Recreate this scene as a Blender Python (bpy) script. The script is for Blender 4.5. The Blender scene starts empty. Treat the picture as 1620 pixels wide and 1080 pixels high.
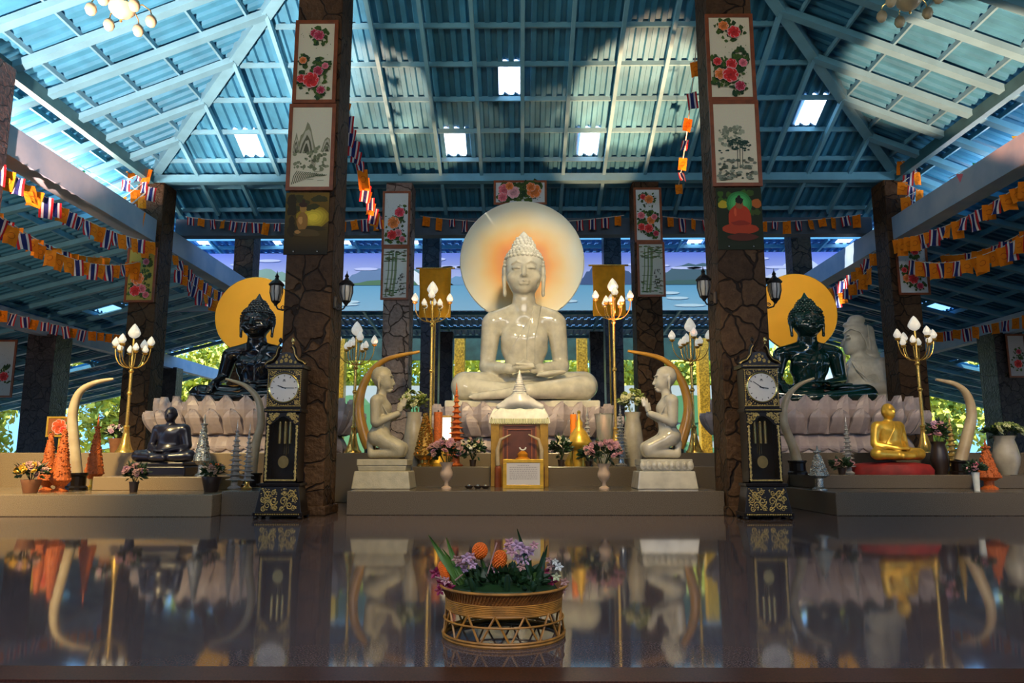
import bpy, math, random
import numpy as np
from mathutils import Vector, Matrix, Euler
sc = bpy.context.scene
COL = sc.collection
rnd = random.Random(7)
PI = math.pi

# ------------------------------------------------------------------ camera
F_PX, CX0, CY0 = 1161.0, 810.0, 540.0
PITCH = math.radians(9.05)
YAW = math.atan(12.0 / F_PX)
CAM = Vector((-0.07, 0.0, 0.71))
cd = bpy.data.cameras.new('camera'); cam = bpy.data.objects.new('camera', cd); COL.objects.link(cam)
cd.sensor_width = 36.0; cd.lens = F_PX / 1620 * 36.0; cd.clip_end = 300
cam.location = CAM; cam.rotation_euler = (PI/2 + PITCH, 0, YAW)
sc.camera = cam

# ------------------------------------------------------------------ world, sun, daylight, exposure
w = bpy.data.worlds.new('sky'); sc.world = w; w.use_nodes = True
bg = w.node_tree.nodes['Background']
bg.inputs[0].default_value = (0.20, 0.50, 1.0, 1); bg.inputs[1].default_value = 1.5
def light(name, kind, loc, rot, energy, color, **kw):
    d = bpy.data.lights.new(name, kind); d.energy = energy; d.color = color
    for k, v in kw.items(): setattr(d, k, v)
    o = bpy.data.objects.new(name, d); COL.objects.link(o); o.location = loc; o.rotation_euler = rot
    return o
def aim(o, target):
    o.rotation_euler = (Vector(target) - o.location).to_track_quat('-Z', 'Y').to_euler()
light('sun', 'SUN', (0, 0, 30), (math.radians(12), math.radians(-32), 0), 9.0, (1.0, 0.93, 0.80), angle=0.02)
# daylight entering high through the open front of the hall (behind the camera)
o = light('daylight_entrance', 'AREA', (0, -2.6, 5.4), (0, 0, 0), 360, (1.0, 0.84, 0.60), shape='RECTANGLE', size=13, size_y=1.6)
aim(o, (0, 9, 0))
# sunlight thrown back by the roofs of the side aisles on to the overhang of the main roof
o = light('aisle_roof_bounce_left', 'AREA', (-9.9, 8.0, 6.33), (0, 0, 0), 1500, (1.0, 0.72, 0.56), shape='RECTANGLE', size=17, size_y=.3)
aim(o, (-9.3, 8.0, 7.3))
o = light('aisle_roof_bounce_right', 'AREA', (9.9, 8.0, 6.33), (0, 0, 0), 220, (1.0, 0.95, 0.95), shape='RECTANGLE', size=17, size_y=.3)
aim(o, (9.3, 8.0, 7.3))
# low sunlight thrown back by the polished floor on to the roof
for nm, loc, tgt, e, c, ang in (
        ('floor_bounce_left', (-6.5, 5.0, 0.3), (-7.0, 11.0, 8.0), 15000, (1.0, 0.55, 0.42), 44),
        ('floor_bounce_middle', (2.9, 11.0, 0.9), (2.5, 14.2, 8.0), 9500, (1.0, 0.33, 0.14), 22),
        ('floor_bounce_low_middle', (2.3, 12.1, 0.9), (1.7, 15.3, 7.4), 3400, (1.0, 0.33, 0.14), 20),
        ('floor_bounce_centre', (-3.4, 11.4, 0.9), (-3.2, 14.2, 8.0), 6500, (1.0, 0.34, 0.17), 20),
        ('floor_bounce_upper', (3.1, 11.2, 0.9), (2.6, 13.2, 8.4), 3600, (1.0, 0.33, 0.14), 12),
        ('floor_bounce_low_right', (1.4, 12.0, 0.9), (0.75, 14.8, 7.75), 3000, (1.0, 0.34, 0.15), 14),
        ('floor_bounce_low_left', (-1.2, 12.0, 0.9), (-1.3, 15.1, 7.6), 2600, (1.0, 0.34, 0.15), 15),
        ('floor_bounce_lower_left', (-2.4, 12.0, 0.9), (-2.2, 15.4, 7.5), 2400, (1.0, 0.34, 0.15), 14),
        ('floor_bounce_right', (6.0, 6.5, 0.3), (7.7, 12.2, 7.5), 11000, (1.0, 0.36, 0.19), 20)):
    o = light(nm, 'SPOT', loc, (0, 0, 0), e, c, spot_size=math.radians(ang), spot_blend=0.25, shadow_soft_size=0.1)
    aim(o, tgt)
# added spot fills that warm the altar, no fixtures hang here
for nm, loc, tgt, e, c, ang in (
        ('altar_fill_left', (-6.9, 5.5, 5.6), (-7.3, 11.5, 0.3), 3000, (1.0, 0.74, 0.34), 52),
        ('altar_fill_middle', (0.6, 5.0, 7.0), (0.1, 13.2, 2.4), 2100, (1.0, 0.77, 0.40), 40),
        ('altar_fill_right', (5.6, 5.5, 5.6), (7.0, 12.0, 0.8), 900, (1.0, 0.76, 0.45), 52)):
    o = light(nm, 'SPOT', loc, (0, 0, 0), e, c, spot_size=math.radians(ang), spot_blend=0.8, shadow_soft_size=0.25)
    aim(o, tgt)
for nm, loc, tgt, e, c, ang in (
        ('altar_fill_front', (0.0, 5.8, 6.6), (0.0, 10.4, 0.2), 900, (1.0, 0.70, 0.28), 62),  # added fill, warms the platform fronts without a real lamp
        ('disc_fill_left', (-4.3, 11.3, 6.3), (-5.6, 16.0, 4.0), 420, (1.0, 0.84, 0.55), 34),  # the three disc spots are added fills that brighten the discs
        ('disc_fill_middle', (0.9, 10.8, 6.9), (0.1, 15.9, 4.8), 520, (1.0, 0.92, 0.74), 34),
        ('disc_fill_right', (4.3, 11.3, 6.3), (5.9, 16.0, 4.0), 420, (1.0, 0.84, 0.55), 34),
        ('aisle_bounce_left', (-9.8, 5.5, 0.3), (-12.0, 14.0, 5.6), 1500, (1.0, 0.62, 0.42), 46)):
    o = light(nm, 'SPOT', loc, (0, 0, 0), e, c, spot_size=math.radians(ang), spot_blend=0.7, shadow_soft_size=0.2)
    aim(o, tgt)
sc.view_settings.view_transform = 'Standard'; sc.view_settings.look = 'None'
sc.view_settings.gamma = 1.0; sc.view_settings.exposure = 0.62
sc.view_settings.use_curve_mapping = False
sc.cycles.max_bounces = 6; sc.cycles.diffuse_bounces = 3; sc.cycles.glossy_bounces = 3
sc.cycles.transmission_bounces = 4; sc.cycles.transparent_max_bounces = 6
sc.cycles.caustics_reflective = False; sc.cycles.caustics_refractive = False
sc.cycles.sample_clamp_indirect = 6.0
try: sc.cycles.use_denoising = True
except Exception: pass

# ------------------------------------------------------------------ projection: pixel + distance -> place
def P(px, py, D):
    x = (px - CX0) / F_PX; y = (CY0 - py) / F_PX
    fy = math.cos(PITCH) - y * math.sin(PITCH); uz = math.sin(PITCH) + y * math.cos(PITCH)
    X = x * math.cos(YAW) - fy * math.sin(YAW); Y = x * math.sin(YAW) + fy * math.cos(YAW)
    t = D / Y
    return Vector((CAM.x + X * t, D, CAM.z + uz * t))
def H(py, D): return P(822, py, D).z
def XA(px, D, py=640): return P(px, py, D).x
def S(D): return D / F_PX * 1.02          # metres per pixel at distance D (about)

# ------------------------------------------------------------------ materials
MATS = {}
def mat(name, col, rough=0.5, metal=0.0, spec=0.5, var=0.0, scale=6.0, bump=0.0, bscale=30.0, coat=0.0, emit=0.0,
        trans=0.0, col2=None, alpha=1.0, sub=0.0):
    if name in MATS: return MATS[name]
    m = bpy.data.materials.new(name); m.use_nodes = True; nt = m.node_tree; b = nt.nodes['Principled BSDF']
    b.inputs['Roughness'].default_value = rough; b.inputs['Metallic'].default_value = metal
    b.inputs['Specular IOR Level'].default_value = spec
    c2 = col2 or tuple(max(0, c * (1 - var)) for c in col)
    if coat: b.inputs['Coat Weight'].default_value = coat; b.inputs['Coat Roughness'].default_value = 0.08
    if trans: b.inputs['Transmission Weight'].default_value = trans
    if alpha < 1: b.inputs['Alpha'].default_value = alpha
    tc = nt.nodes.new('ShaderNodeTexCoord')
    n = nt.nodes.new('ShaderNodeTexNoise'); n.inputs['Scale'].default_value = scale; n.inputs['Detail'].default_value = 5
    nt.links.new(tc.outputs['Object'], n.inputs['Vector'])
    r = nt.nodes.new('ShaderNodeValToRGB'); r.color_ramp.elements[0].position = 0.36; r.color_ramp.elements[1].position = 0.64
    r.color_ramp.elements[0].color = (*c2, 1); r.color_ramp.elements[1].color = (*col, 1)
    nt.links.new(n.outputs['Fac'], r.inputs['Fac']); nt.links.new(r.outputs['Color'], b.inputs['Base Color'])
    if emit:
        nt.links.new(r.outputs['Color'], b.inputs['Emission Color']); b.inputs['Emission Strength'].default_value = emit
    if bump:
        n2 = nt.nodes.new('ShaderNodeTexNoise'); n2.inputs['Scale'].default_value = bscale; n2.inputs['Detail'].default_value = 4
        nt.links.new(tc.outputs['Object'], n2.inputs['Vector'])
        bp = nt.nodes.new('ShaderNodeBump'); bp.inputs['Strength'].default_value = bump; bp.inputs['Distance'].default_value = 0.02
        nt.links.new(n2.outputs['Fac'], bp.inputs['Height']); nt.links.new(bp.outputs['Normal'], b.inputs['Normal'])
    MATS[name] = m
    return m
def stone_mat(name, c_a, c_b, grout, scale=4.5, rough=0.6, coat=0.0):
    m = bpy.data.materials.new(name); m.use_nodes = True; nt = m.node_tree; b = nt.nodes['Principled BSDF']
    tc = nt.nodes.new('ShaderNodeTexCoord'); N = nt.nodes.new; L = nt.links.new
    nz = N('ShaderNodeTexNoise'); nz.inputs['Scale'].default_value = 3.0
    mx = N('ShaderNodeMixRGB'); mx.inputs[0].default_value = 0.20
    L(tc.outputs['Object'], nz.inputs['Vector']); L(tc.outputs['Object'], mx.inputs[1]); L(nz.outputs['Color'], mx.inputs[2])
    v1 = N('ShaderNodeTexVoronoi'); v1.inputs['Scale'].default_value = scale
    v2 = N('ShaderNodeTexVoronoi'); v2.feature = 'DISTANCE_TO_EDGE'; v2.inputs['Scale'].default_value = scale
    L(mx.outputs[0], v1.inputs['Vector']); L(mx.outputs[0], v2.inputs['Vector'])
    n3 = N('ShaderNodeTexNoise'); n3.inputs['Scale'].default_value = 14; n3.inputs['Detail'].default_value = 8
    L(tc.outputs['Object'], n3.inputs['Vector'])
    r1 = N('ShaderNodeValToRGB'); r1.color_ramp.elements[0].color = (*c_a, 1); r1.color_ramp.elements[1].color = (*c_b, 1)
    r1.color_ramp.elements[0].position = 0.25; r1.color_ramp.elements[1].position = 0.75
    mm = N('ShaderNodeMixRGB'); mm.inputs[0].default_value = 0.55
    L(v1.outputs['Color'], mm.inputs[1]); L(n3.outputs['Fac'], mm.inputs[2]); L(mm.outputs[0], r1.inputs['Fac'])
    r2 = N('ShaderNodeValToRGB'); r2.color_ramp.elements[0].position = 0.015; r2.color_ramp.elements[1].position = 0.035
    L(v2.outputs['Distance'], r2.inputs['Fac'])
    fin = N('ShaderNodeMixRGB'); fin.inputs[1].default_value = (*grout, 1)
    L(r2.outputs['Color'], fin.inputs[0]); L(r1.outputs['Color'], fin.inputs[2]); L(fin.outputs[0], b.inputs['Base Color'])
    hs = N('ShaderNodeMath'); hs.operation = 'ADD'; L(r2.outputs['Color'], hs.inputs[0]); L(n3.outputs['Fac'], hs.inputs[1])
    bp = N('ShaderNodeBump'); bp.inputs['Strength'].default_value = 0.9; bp.inputs['Distance'].default_value = 0.04
    L(hs.outputs[0], bp.inputs['Height']); L(bp.outputs['Normal'], b.inputs['Normal'])
    b.inputs['Roughness'].default_value = rough; b.inputs['Specular IOR Level'].default_value = 0.22; b.inputs['Coat Weight'].default_value = coat*.25; b.inputs['Coat Roughness'].default_value = 0.3
    MATS[name] = m
    return m
def granite_mat(name, a, b_, rough, scale=160, spec=0.6, big=None):
    m = bpy.data.materials.new(name); m.use_nodes = True; nt = m.node_tree; b = nt.nodes['Principled BSDF']; N = nt.nodes.new; L = nt.links.new
    tc = N('ShaderNodeTexCoord')
    n = N('ShaderNodeTexNoise'); n.inputs['Scale'].default_value = scale; n.inputs['Detail'].default_value = 3
    L(tc.outputs['Object'], n.inputs['Vector'])
    r = N('ShaderNodeValToRGB'); r.color_ramp.elements[0].position = 0.42; r.color_ramp.elements[1].position = 0.6
    r.color_ramp.elements[0].color = (*a, 1); r.color_ramp.elements[1].color = (*b_, 1)
    L(n.outputs['Fac'], r.inputs['Fac']); L(r.outputs['Color'], b.inputs['Base Color'])
    b.inputs['Roughness'].default_value = rough; b.inputs['Specular IOR Level'].default_value = spec
    MATS[name] = m
    return m
def vc_mat(name, rough=0.45, coat=0.0, spec=0.5):
    m = bpy.data.materials.new(name); m.use_nodes = True; nt = m.node_tree; b = nt.nodes['Principled BSDF']
    a = nt.nodes.new('ShaderNodeVertexColor'); a.layer_name = 'Col'
    n = nt.nodes.new('ShaderNodeTexNoise'); n.inputs['Scale'].default_value = 60
    tc = nt.nodes.new('ShaderNodeTexCoord'); nt.links.new(tc.outputs['Object'], n.inputs['Vector'])
    mx = nt.nodes.new('ShaderNodeMixRGB'); mx.blend_type = 'MULTIPLY'; mx.inputs[0].default_value = 0.18
    nt.links.new(a.outputs['Color'], mx.inputs[1]); nt.links.new(n.outputs['Color'], mx.inputs[2])
    nt.links.new(mx.outputs[0], b.inputs['Base Color'])
    b.inputs['Roughness'].default_value = rough; b.inputs['Coat Weight'].default_value = coat
    b.inputs['Specular IOR Level'].default_value = spec
    MATS[name] = m
    return m

# marble shrine materials
M_marble = mat('marble', (0.66, 0.62, 0.51), 0.13, var=0.26, scale=5, coat=0.4)
M_marble_matte = mat('carved_marble', (0.50, 0.45, 0.31), 0.42, var=0.2, scale=9, bump=0.25, bscale=60)
M_guan = mat('grey_white_stone', (0.62, 0.61, 0.57), 0.5, var=0.2, scale=7)
M_jade = mat('dark_green_jade', (0.003, 0.030, 0.026), 0.12, var=0.4, scale=4, spec=0.6, coat=0.4)
M_black = mat('black_stone', (0.006, 0.008, 0.012), 0.14, var=0.3, scale=4, spec=0.6, coat=0.4)
M_bronze = mat('black_bronze', (0.010, 0.010, 0.022), 0.28, var=0.3, scale=6, spec=0.6)
M_goldp = mat('gold_leaf', (0.85, 0.50, 0.06), 0.32, metal=0.55, var=0.25, scale=9)
M_gold = mat('polished_gold', (0.80, 0.50, 0.12), 0.25, metal=0.75, var=0.2, scale=12)
M_brass = mat('brass', (0.85, 0.62, 0.22), 0.22, metal=0.9, var=0.2, scale=15)
M_tuskg = mat('golden_tusk', (0.62, 0.30, 0.035), 0.28, var=0.35, scale=3, coat=0.4)
M_ivory = mat('ivory', (0.52, 0.42, 0.26), 0.35, var=0.35, scale=4, col2=(0.38, 0.28, 0.16))
M_lotus = mat('pink_marble_petals', (0.46, 0.38, 0.38), 0.4, var=0.22, scale=5)
M_halo = mat('orange_disc', (0.95, 0.45, 0.02), 0.55, var=0.08, scale=1.5)
M_white = mat('white_cloth', (0.75, 0.75, 0.68), 0.8, var=0.15, scale=12)
M_pearl = mat('frosted_glass_bud', (0.86, 0.83, 0.74), 0.3, var=0.1, scale=20, emit=0.25)
M_banner = mat('yellow_cloth', (0.95, 0.42, 0.010), 0.8, var=0.2, scale=5)
M_wood = mat('red_brown_wood', (0.26, 0.065, 0.018), 0.4, var=0.35, scale=8)
M_lacq = mat('black_lacquer', (0.010, 0.006, 0.004), 0.30, var=0.3, scale=8, spec=.35)
M_inlay = mat('gold_inlay', (0.62, 0.44, 0.13), 0.4, metal=0.25, var=0.5, scale=50)
M_iron = mat('black_iron', (0.012, 0.011, 0.014), 0.4, metal=0.3, var=0.3, scale=20)
M_dial = mat('dial_enamel', (0.62, 0.60, 0.56), 0.4, var=0.05)
M_rattan = mat('rattan', (0.38, 0.13, 0.022), 0.5, var=0.5, scale=18, bump=0.3, bscale=80)
M_rattan2 = mat('rattan_gold', (0.55, 0.22, 0.03), 0.42, var=0.4, scale=22)
M_leaf = mat('leaf_green', (0.07, 0.16, 0.02), 0.5, var=0.6, scale=9)
M_leafd = mat('dark_leaf', (0.015, 0.05, 0.012), 0.5, var=0.5, scale=9)
M_leafy = mat('yellow_green_leaf', (0.20, 0.26, 0.05), 0.5, var=0.4, scale=9)
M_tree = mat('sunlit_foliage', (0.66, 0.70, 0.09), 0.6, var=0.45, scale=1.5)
M_bark = mat('bark', (0.10, 0.07, 0.045), 0.9, var=0.4, scale=5)
M_orange = mat('orange_marigold', (1.0, 0.19, 0.008), 0.6, var=0.25, scale=40)
M_orange_d = mat('orange_garland', (0.60, 0.13, 0.018), 0.6, var=0.45, scale=50, bump=0.5, bscale=90)
M_pink = mat('pink_petal', (0.62, 0.30, 0.34), 0.55, var=0.3, scale=30)
M_lilac = mat('lilac_petal', (0.60, 0.36, 0.50), 0.55, var=0.3, scale=30)
M_magenta = mat('magenta_petal', (0.28, 0.008, 0.07), 0.5, var=0.4, scale=20)
M_cream = mat('cream_petal', (0.62, 0.62, 0.36), 0.6, var=0.3, scale=20)
M_rose = mat('dusty_rose_petal', (0.48, 0.26, 0.22), 0.6, var=0.35, scale=20)
M_silver = mat('silver_foil', (0.62, 0.60, 0.52), 0.2, metal=0.9, var=0.5, scale=60, bump=0.6, bscale=70)
M_crystal = mat('cut_crystal', (0.80, 0.78, 0.76), 0.1, trans=0.6, var=0.2, scale=30)
M_glass = mat('clear_glass', (0.1, 0.1, 0.1), 0.02, alpha=0.05, col2=(.1, .1, .1))
M_claypot = mat('terracotta', (0.30, 0.12, 0.05), 0.7, var=0.3)
M_ceram = mat('pale_ceramic', (0.42, 0.38, 0.30), 0.3, var=0.25, scale=6)
M_urn = mat('peach_stone_urn', (0.62, 0.44, 0.30), 0.5, var=0.2, scale=8)
M_darkpot = mat('dark_ceramic', (0.035, 0.022, 0.018), 0.35, var=0.3)
M_red = mat('red_cloth', (0.28, 0.012, 0.010), 0.7, var=0.4, scale=6)
M_robe = mat('shrine_gold_panel', (0.28, 0.14, 0.012), 0.4, var=0.25, scale=10)
M_maroon = mat('maroon_panel', (0.10, 0.022, 0.010), 0.5, var=0.3)
M_sheet = mat('roof_sheet', (0.040, 0.26, 0.46), 0.5, var=0.25, scale=2.5, spec=0.5)
M_steel = mat('painted_steel', (0.13, 0.39, 0.56), 0.4, var=0.15, scale=3)
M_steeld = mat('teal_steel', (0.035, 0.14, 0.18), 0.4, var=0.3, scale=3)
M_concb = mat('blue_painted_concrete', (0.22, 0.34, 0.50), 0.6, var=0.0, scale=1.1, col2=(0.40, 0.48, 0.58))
M_goldwrap = mat('gold_wrap', (0.70, 0.38, 0.03), 0.3, metal=0.35, var=0.6, scale=12, bump=0.4, bscale=16)
M_stone = stone_mat('fieldstone_veneer', (0.030, 0.014, 0.006), (0.105, 0.055, 0.024), (0.016, 0.008, 0.004), scale=3.6)
M_stone2 = stone_mat('pale_fieldstone', (0.12, 0.09, 0.085), (0.36, 0.28, 0.25), (0.05, 0.035, 0.03), scale=3.5)
M_floor = granite_mat('polished_granite', (0.055, 0.040, 0.042), (0.190, 0.140, 0.140), 0.055, spec=0.7)
M_plat = granite_mat('grey_granite', (0.07, 0.055, 0.040), (0.20, 0.165, 0.125), 0.18)
M_platl = granite_mat('tan_granite', (0.17, 0.12, 0.07), (0.36, 0.27, 0.17), 0.2)
M_kerb = granite_mat('red_brown_granite', (0.03, 0.007, 0.003), (0.09, 0.026, 0.012), 0.3)
M_print = vc_mat('printed_canvas', 0.6, 0.0, spec=.25)
M_flag = vc_mat('flag_cloth', 0.85, spec=0.2)
M_wallp = vc_mat('wall_mural_paint', 0.7)
M_ground = mat('sunlit_ground', (0.42, 0.38, 0.30), 0.9, var=0.3, scale=0.6)
M_skyl = mat('translucent_sheet', (0.9, 0.95, 1.0), 0.5, trans=0.0)
def _sky():
    nt = M_skyl.node_tree; b = nt.nodes['Principled BSDF']; out = [n for n in nt.nodes if n.type == 'OUTPUT_MATERIAL'][0]
    t = nt.nodes.new('ShaderNodeBsdfTranslucent'); t.inputs[0].default_value = (0.95, 0.97, 1, 1)
    tr = nt.nodes.new('ShaderNodeBsdfTransparent'); mx = nt.nodes.new('ShaderNodeMixShader'); mx.inputs[0].default_value = 0.0
    nt.links.new(t.outputs[0], mx.inputs[1]); nt.links.new(tr.outputs[0], mx.inputs[2]); nt.links.new(mx.outputs[0], out.inputs[0])
_sky()

# ------------------------------------------------------------------ mesh builder
class MB:
    def __init__(s): s.v = []; s.f = []; s.c = []; s.m = []; s.col = None; s.mi = 0
    def add(s, vs, fs):
        o = len(s.v); s.v += [tuple(v) for v in vs]; s.f += [tuple(i + o for i in f) for f in fs]
        s.c += [s.col] * len(fs); s.m += [s.mi] * len(fs)
    def box(s, x0, x1, y0, y1, z0, z1, rot=None):
        vs = [(x, y, z) for z in (z0, z1) for y in (y0, y1) for x in (x0, x1)]
        if rot is not None: vs = [tuple(rot @ Vector(v)) for v in vs]
        s.add(vs, [(0, 2, 3, 1), (4, 5, 7, 6), (0, 1, 5, 4), (2, 6, 7, 3), (0, 4, 6, 2), (1, 3, 7, 5)])
    def bar(s, a, b, wd, ht):                      # rectangular bar from a to b
        a = Vector(a); b = Vector(b); d = (b - a).normalized(); up = Vector((0, 0, 1))
        if abs(d.z) > 0.95: up = Vector((0, 1, 0))
        r = d.cross(up).normalized() * wd / 2; u = r.cross(d).normalized() * ht / 2
        vs = [p + i * r + j * u for p in (a, b) for j in (-1, 1) for i in (-1, 1)]
        s.add(vs, [(0, 2, 3, 1), (4, 5, 7, 6), (0, 1, 5, 4), (2, 6, 7, 3), (0, 4, 6, 2), (1, 3, 7, 5)])
    def tube(s, pts, rad, n=10, caps=True):
        pts = [Vector(p) for p in pts]; k = len(pts)
        if not hasattr(rad, '__len__'): rad = [rad] * k
        rings = []; prev = None
        for i, p in enumerate(pts):
            t = (pts[min(i + 1, k - 1)] - pts[max(i - 1, 0)]).normalized()
            if prev is None:
                a = Vector((0, 0, 1)) if abs(t.z) < 0.9 else Vector((1, 0, 0))
                u = t.cross(a).normalized()
            else:
                u = (prev - t * prev.dot(t)).normalized()
            prev = u; v = t.cross(u)
            rings.append([p + rad[i] * (math.cos(2*PI*j/n) * u + math.sin(2*PI*j/n) * v) for j in range(n)])
        vs = [q for r in rings for q in r]; fs = []
        for i in range(k - 1):
            for j in range(n):
                a = i*n + j; b = i*n + (j+1) % n
                fs.append((a, b, b + n, a + n))
        if caps: fs.append(tuple(range(n))[::-1]); fs.append(tuple((k-1)*n + j for j in range(n)))
        s.add(vs, fs)
    def lathe(s, prof, n=20, c=(0, 0, 0), sx=1.0, sy=1.0, ripple=0, ramp=0.0):
        vs = []; fs = []; k = len(prof)
        for r, z in prof:
            for j in range(n):
                a = 2*PI*j/n; q = r * (1 + ramp * math.cos(ripple * a)) if ripple else r
                vs.append((c[0] + q*sx*math.cos(a), c[1] + q*sy*math.sin(a), c[2] + z))
        for i in range(k - 1):
            for j in range(n):
                a = i*n + j; b = i*n + (j+1) % n
                fs.append((a, b, b + n, a + n))
        fs.append(tuple(range(n))[::-1]); fs.append(tuple((k-1)*n + j for j in range(n)))
        s.add(vs, fs)
    def ball(s, c, r, n=8, m=6, sc_=(1, 1, 1)):
        prof = [(max(1e-4, r * math.sin(PI*i/m)), -r * math.cos(PI*i/m)) for i in range(m + 1)]
        vs = []; fs = []
        for q, z in prof:
            for j in range(n):
                a = 2*PI*j/n; vs.append((c[0] + q*sc_[0]*math.cos(a), c[1] + q*sc_[1]*math.sin(a), c[2] + z*sc_[2]))
        for i in range(m):
            for j in range(n):
                a = i*n + j; b = i*n + (j+1) % n; fs.append((a, b, b + n, a + n))
        s.add(vs, fs)
    def poly(s, pts, fs=None): s.add(pts, fs or [tuple(range(len(pts)))])
    def prism(s, pts, y0, y1):                      # outline in xz pushed from y0 to y1 (y0 = front)
        n = len(pts); vs = [(x, y0, z) for x, z in pts] + [(x, y1, z) for x, z in pts]
        fs = [tuple(range(n)), tuple(range(n, 2*n))[::-1]] + [(i, i + n, (i+1) % n + n, (i+1) % n) for i in range(n)]
        s.add(vs, fs)
    def build(s, name, m, parent=None, smooth=False, loc=None, bevel=0):
        me = bpy.data.meshes.new(name); me.from_pydata(s.v, [], s.f)
        for x in (m if isinstance(m, (list, tuple)) else [m]): me.materials.append(x)
        if any(s.m): me.polygons.foreach_set('material_index', s.m)
        if any(c is not None for c in s.c):
            ca = me.color_attributes.new('Col', 'FLOAT_COLOR', 'CORNER')
            arr = []
            for p, c in zip(me.polygons, s.c):
                c = c or (0.5, 0.5, 0.5)
                if len(c) > 3 or isinstance(c[0], tuple):
                    for q in c: arr += [*q, 1.0]
                else: arr += [*c, 1.0] * p.loop_total
            ca.data.foreach_set('color', arr)
        if smooth: me.polygons.foreach_set('use_smooth', [True] * len(me.polygons))
        me.update()
        if smooth:
            try: me.set_sharp_from_angle(angle=math.radians(50))
            except Exception: pass
        o = bpy.data.objects.new(name, me); COL.objects.link(o)
        if parent is not None: o.parent = parent
        if loc is not None: o.location = loc
        if bevel:
            bm_ = o.modifiers.new('bevel', 'BEVEL'); bm_.width = bevel; bm_.segments = 2; bm_.limit_method = 'ANGLE'
        return o
def tag(o, label, cat, group=None, kind=None):
    o['label'] = label; o['category'] = cat
    if group: o['group'] = group
    if kind: o['kind'] = kind
    return o
def struct(o): o['kind'] = 'structure'; return o
def thing(name, label, cat, loc=(0, 0, 0), rz=0, group=None):
    o = bpy.data.objects.new(name, None); COL.objects.link(o); o.location = loc; o.rotation_euler = (0, 0, rz)
    o.empty_display_size = 0.1
    return tag(o, label, cat, group)
def dup(root, loc, rz=None, label=None, group=None, scale=None):
    r = root.copy(); COL.objects.link(r); r.location = loc
    if rz is not None: r.rotation_euler = (0, 0, rz)
    if scale is not None: r.scale = scale if hasattr(scale, '__len__') else (scale,)*3
    if label: r['label'] = label
    if group: r['group'] = group
    for ch in list(root.children):
        c = ch.copy(); COL.objects.link(c); c.parent = r
        for g in list(ch.children):
            d = g.copy(); COL.objects.link(d); d.parent = c
    return r
def inst(src, parent, loc, rot=(0, 0, 0), scale=1.0):
    c = src.copy(); COL.objects.link(c); c.parent = parent; c.location = loc; c.rotation_euler = rot
    c.scale = scale if hasattr(scale, '__len__') else (scale,)*3
    return c

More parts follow.
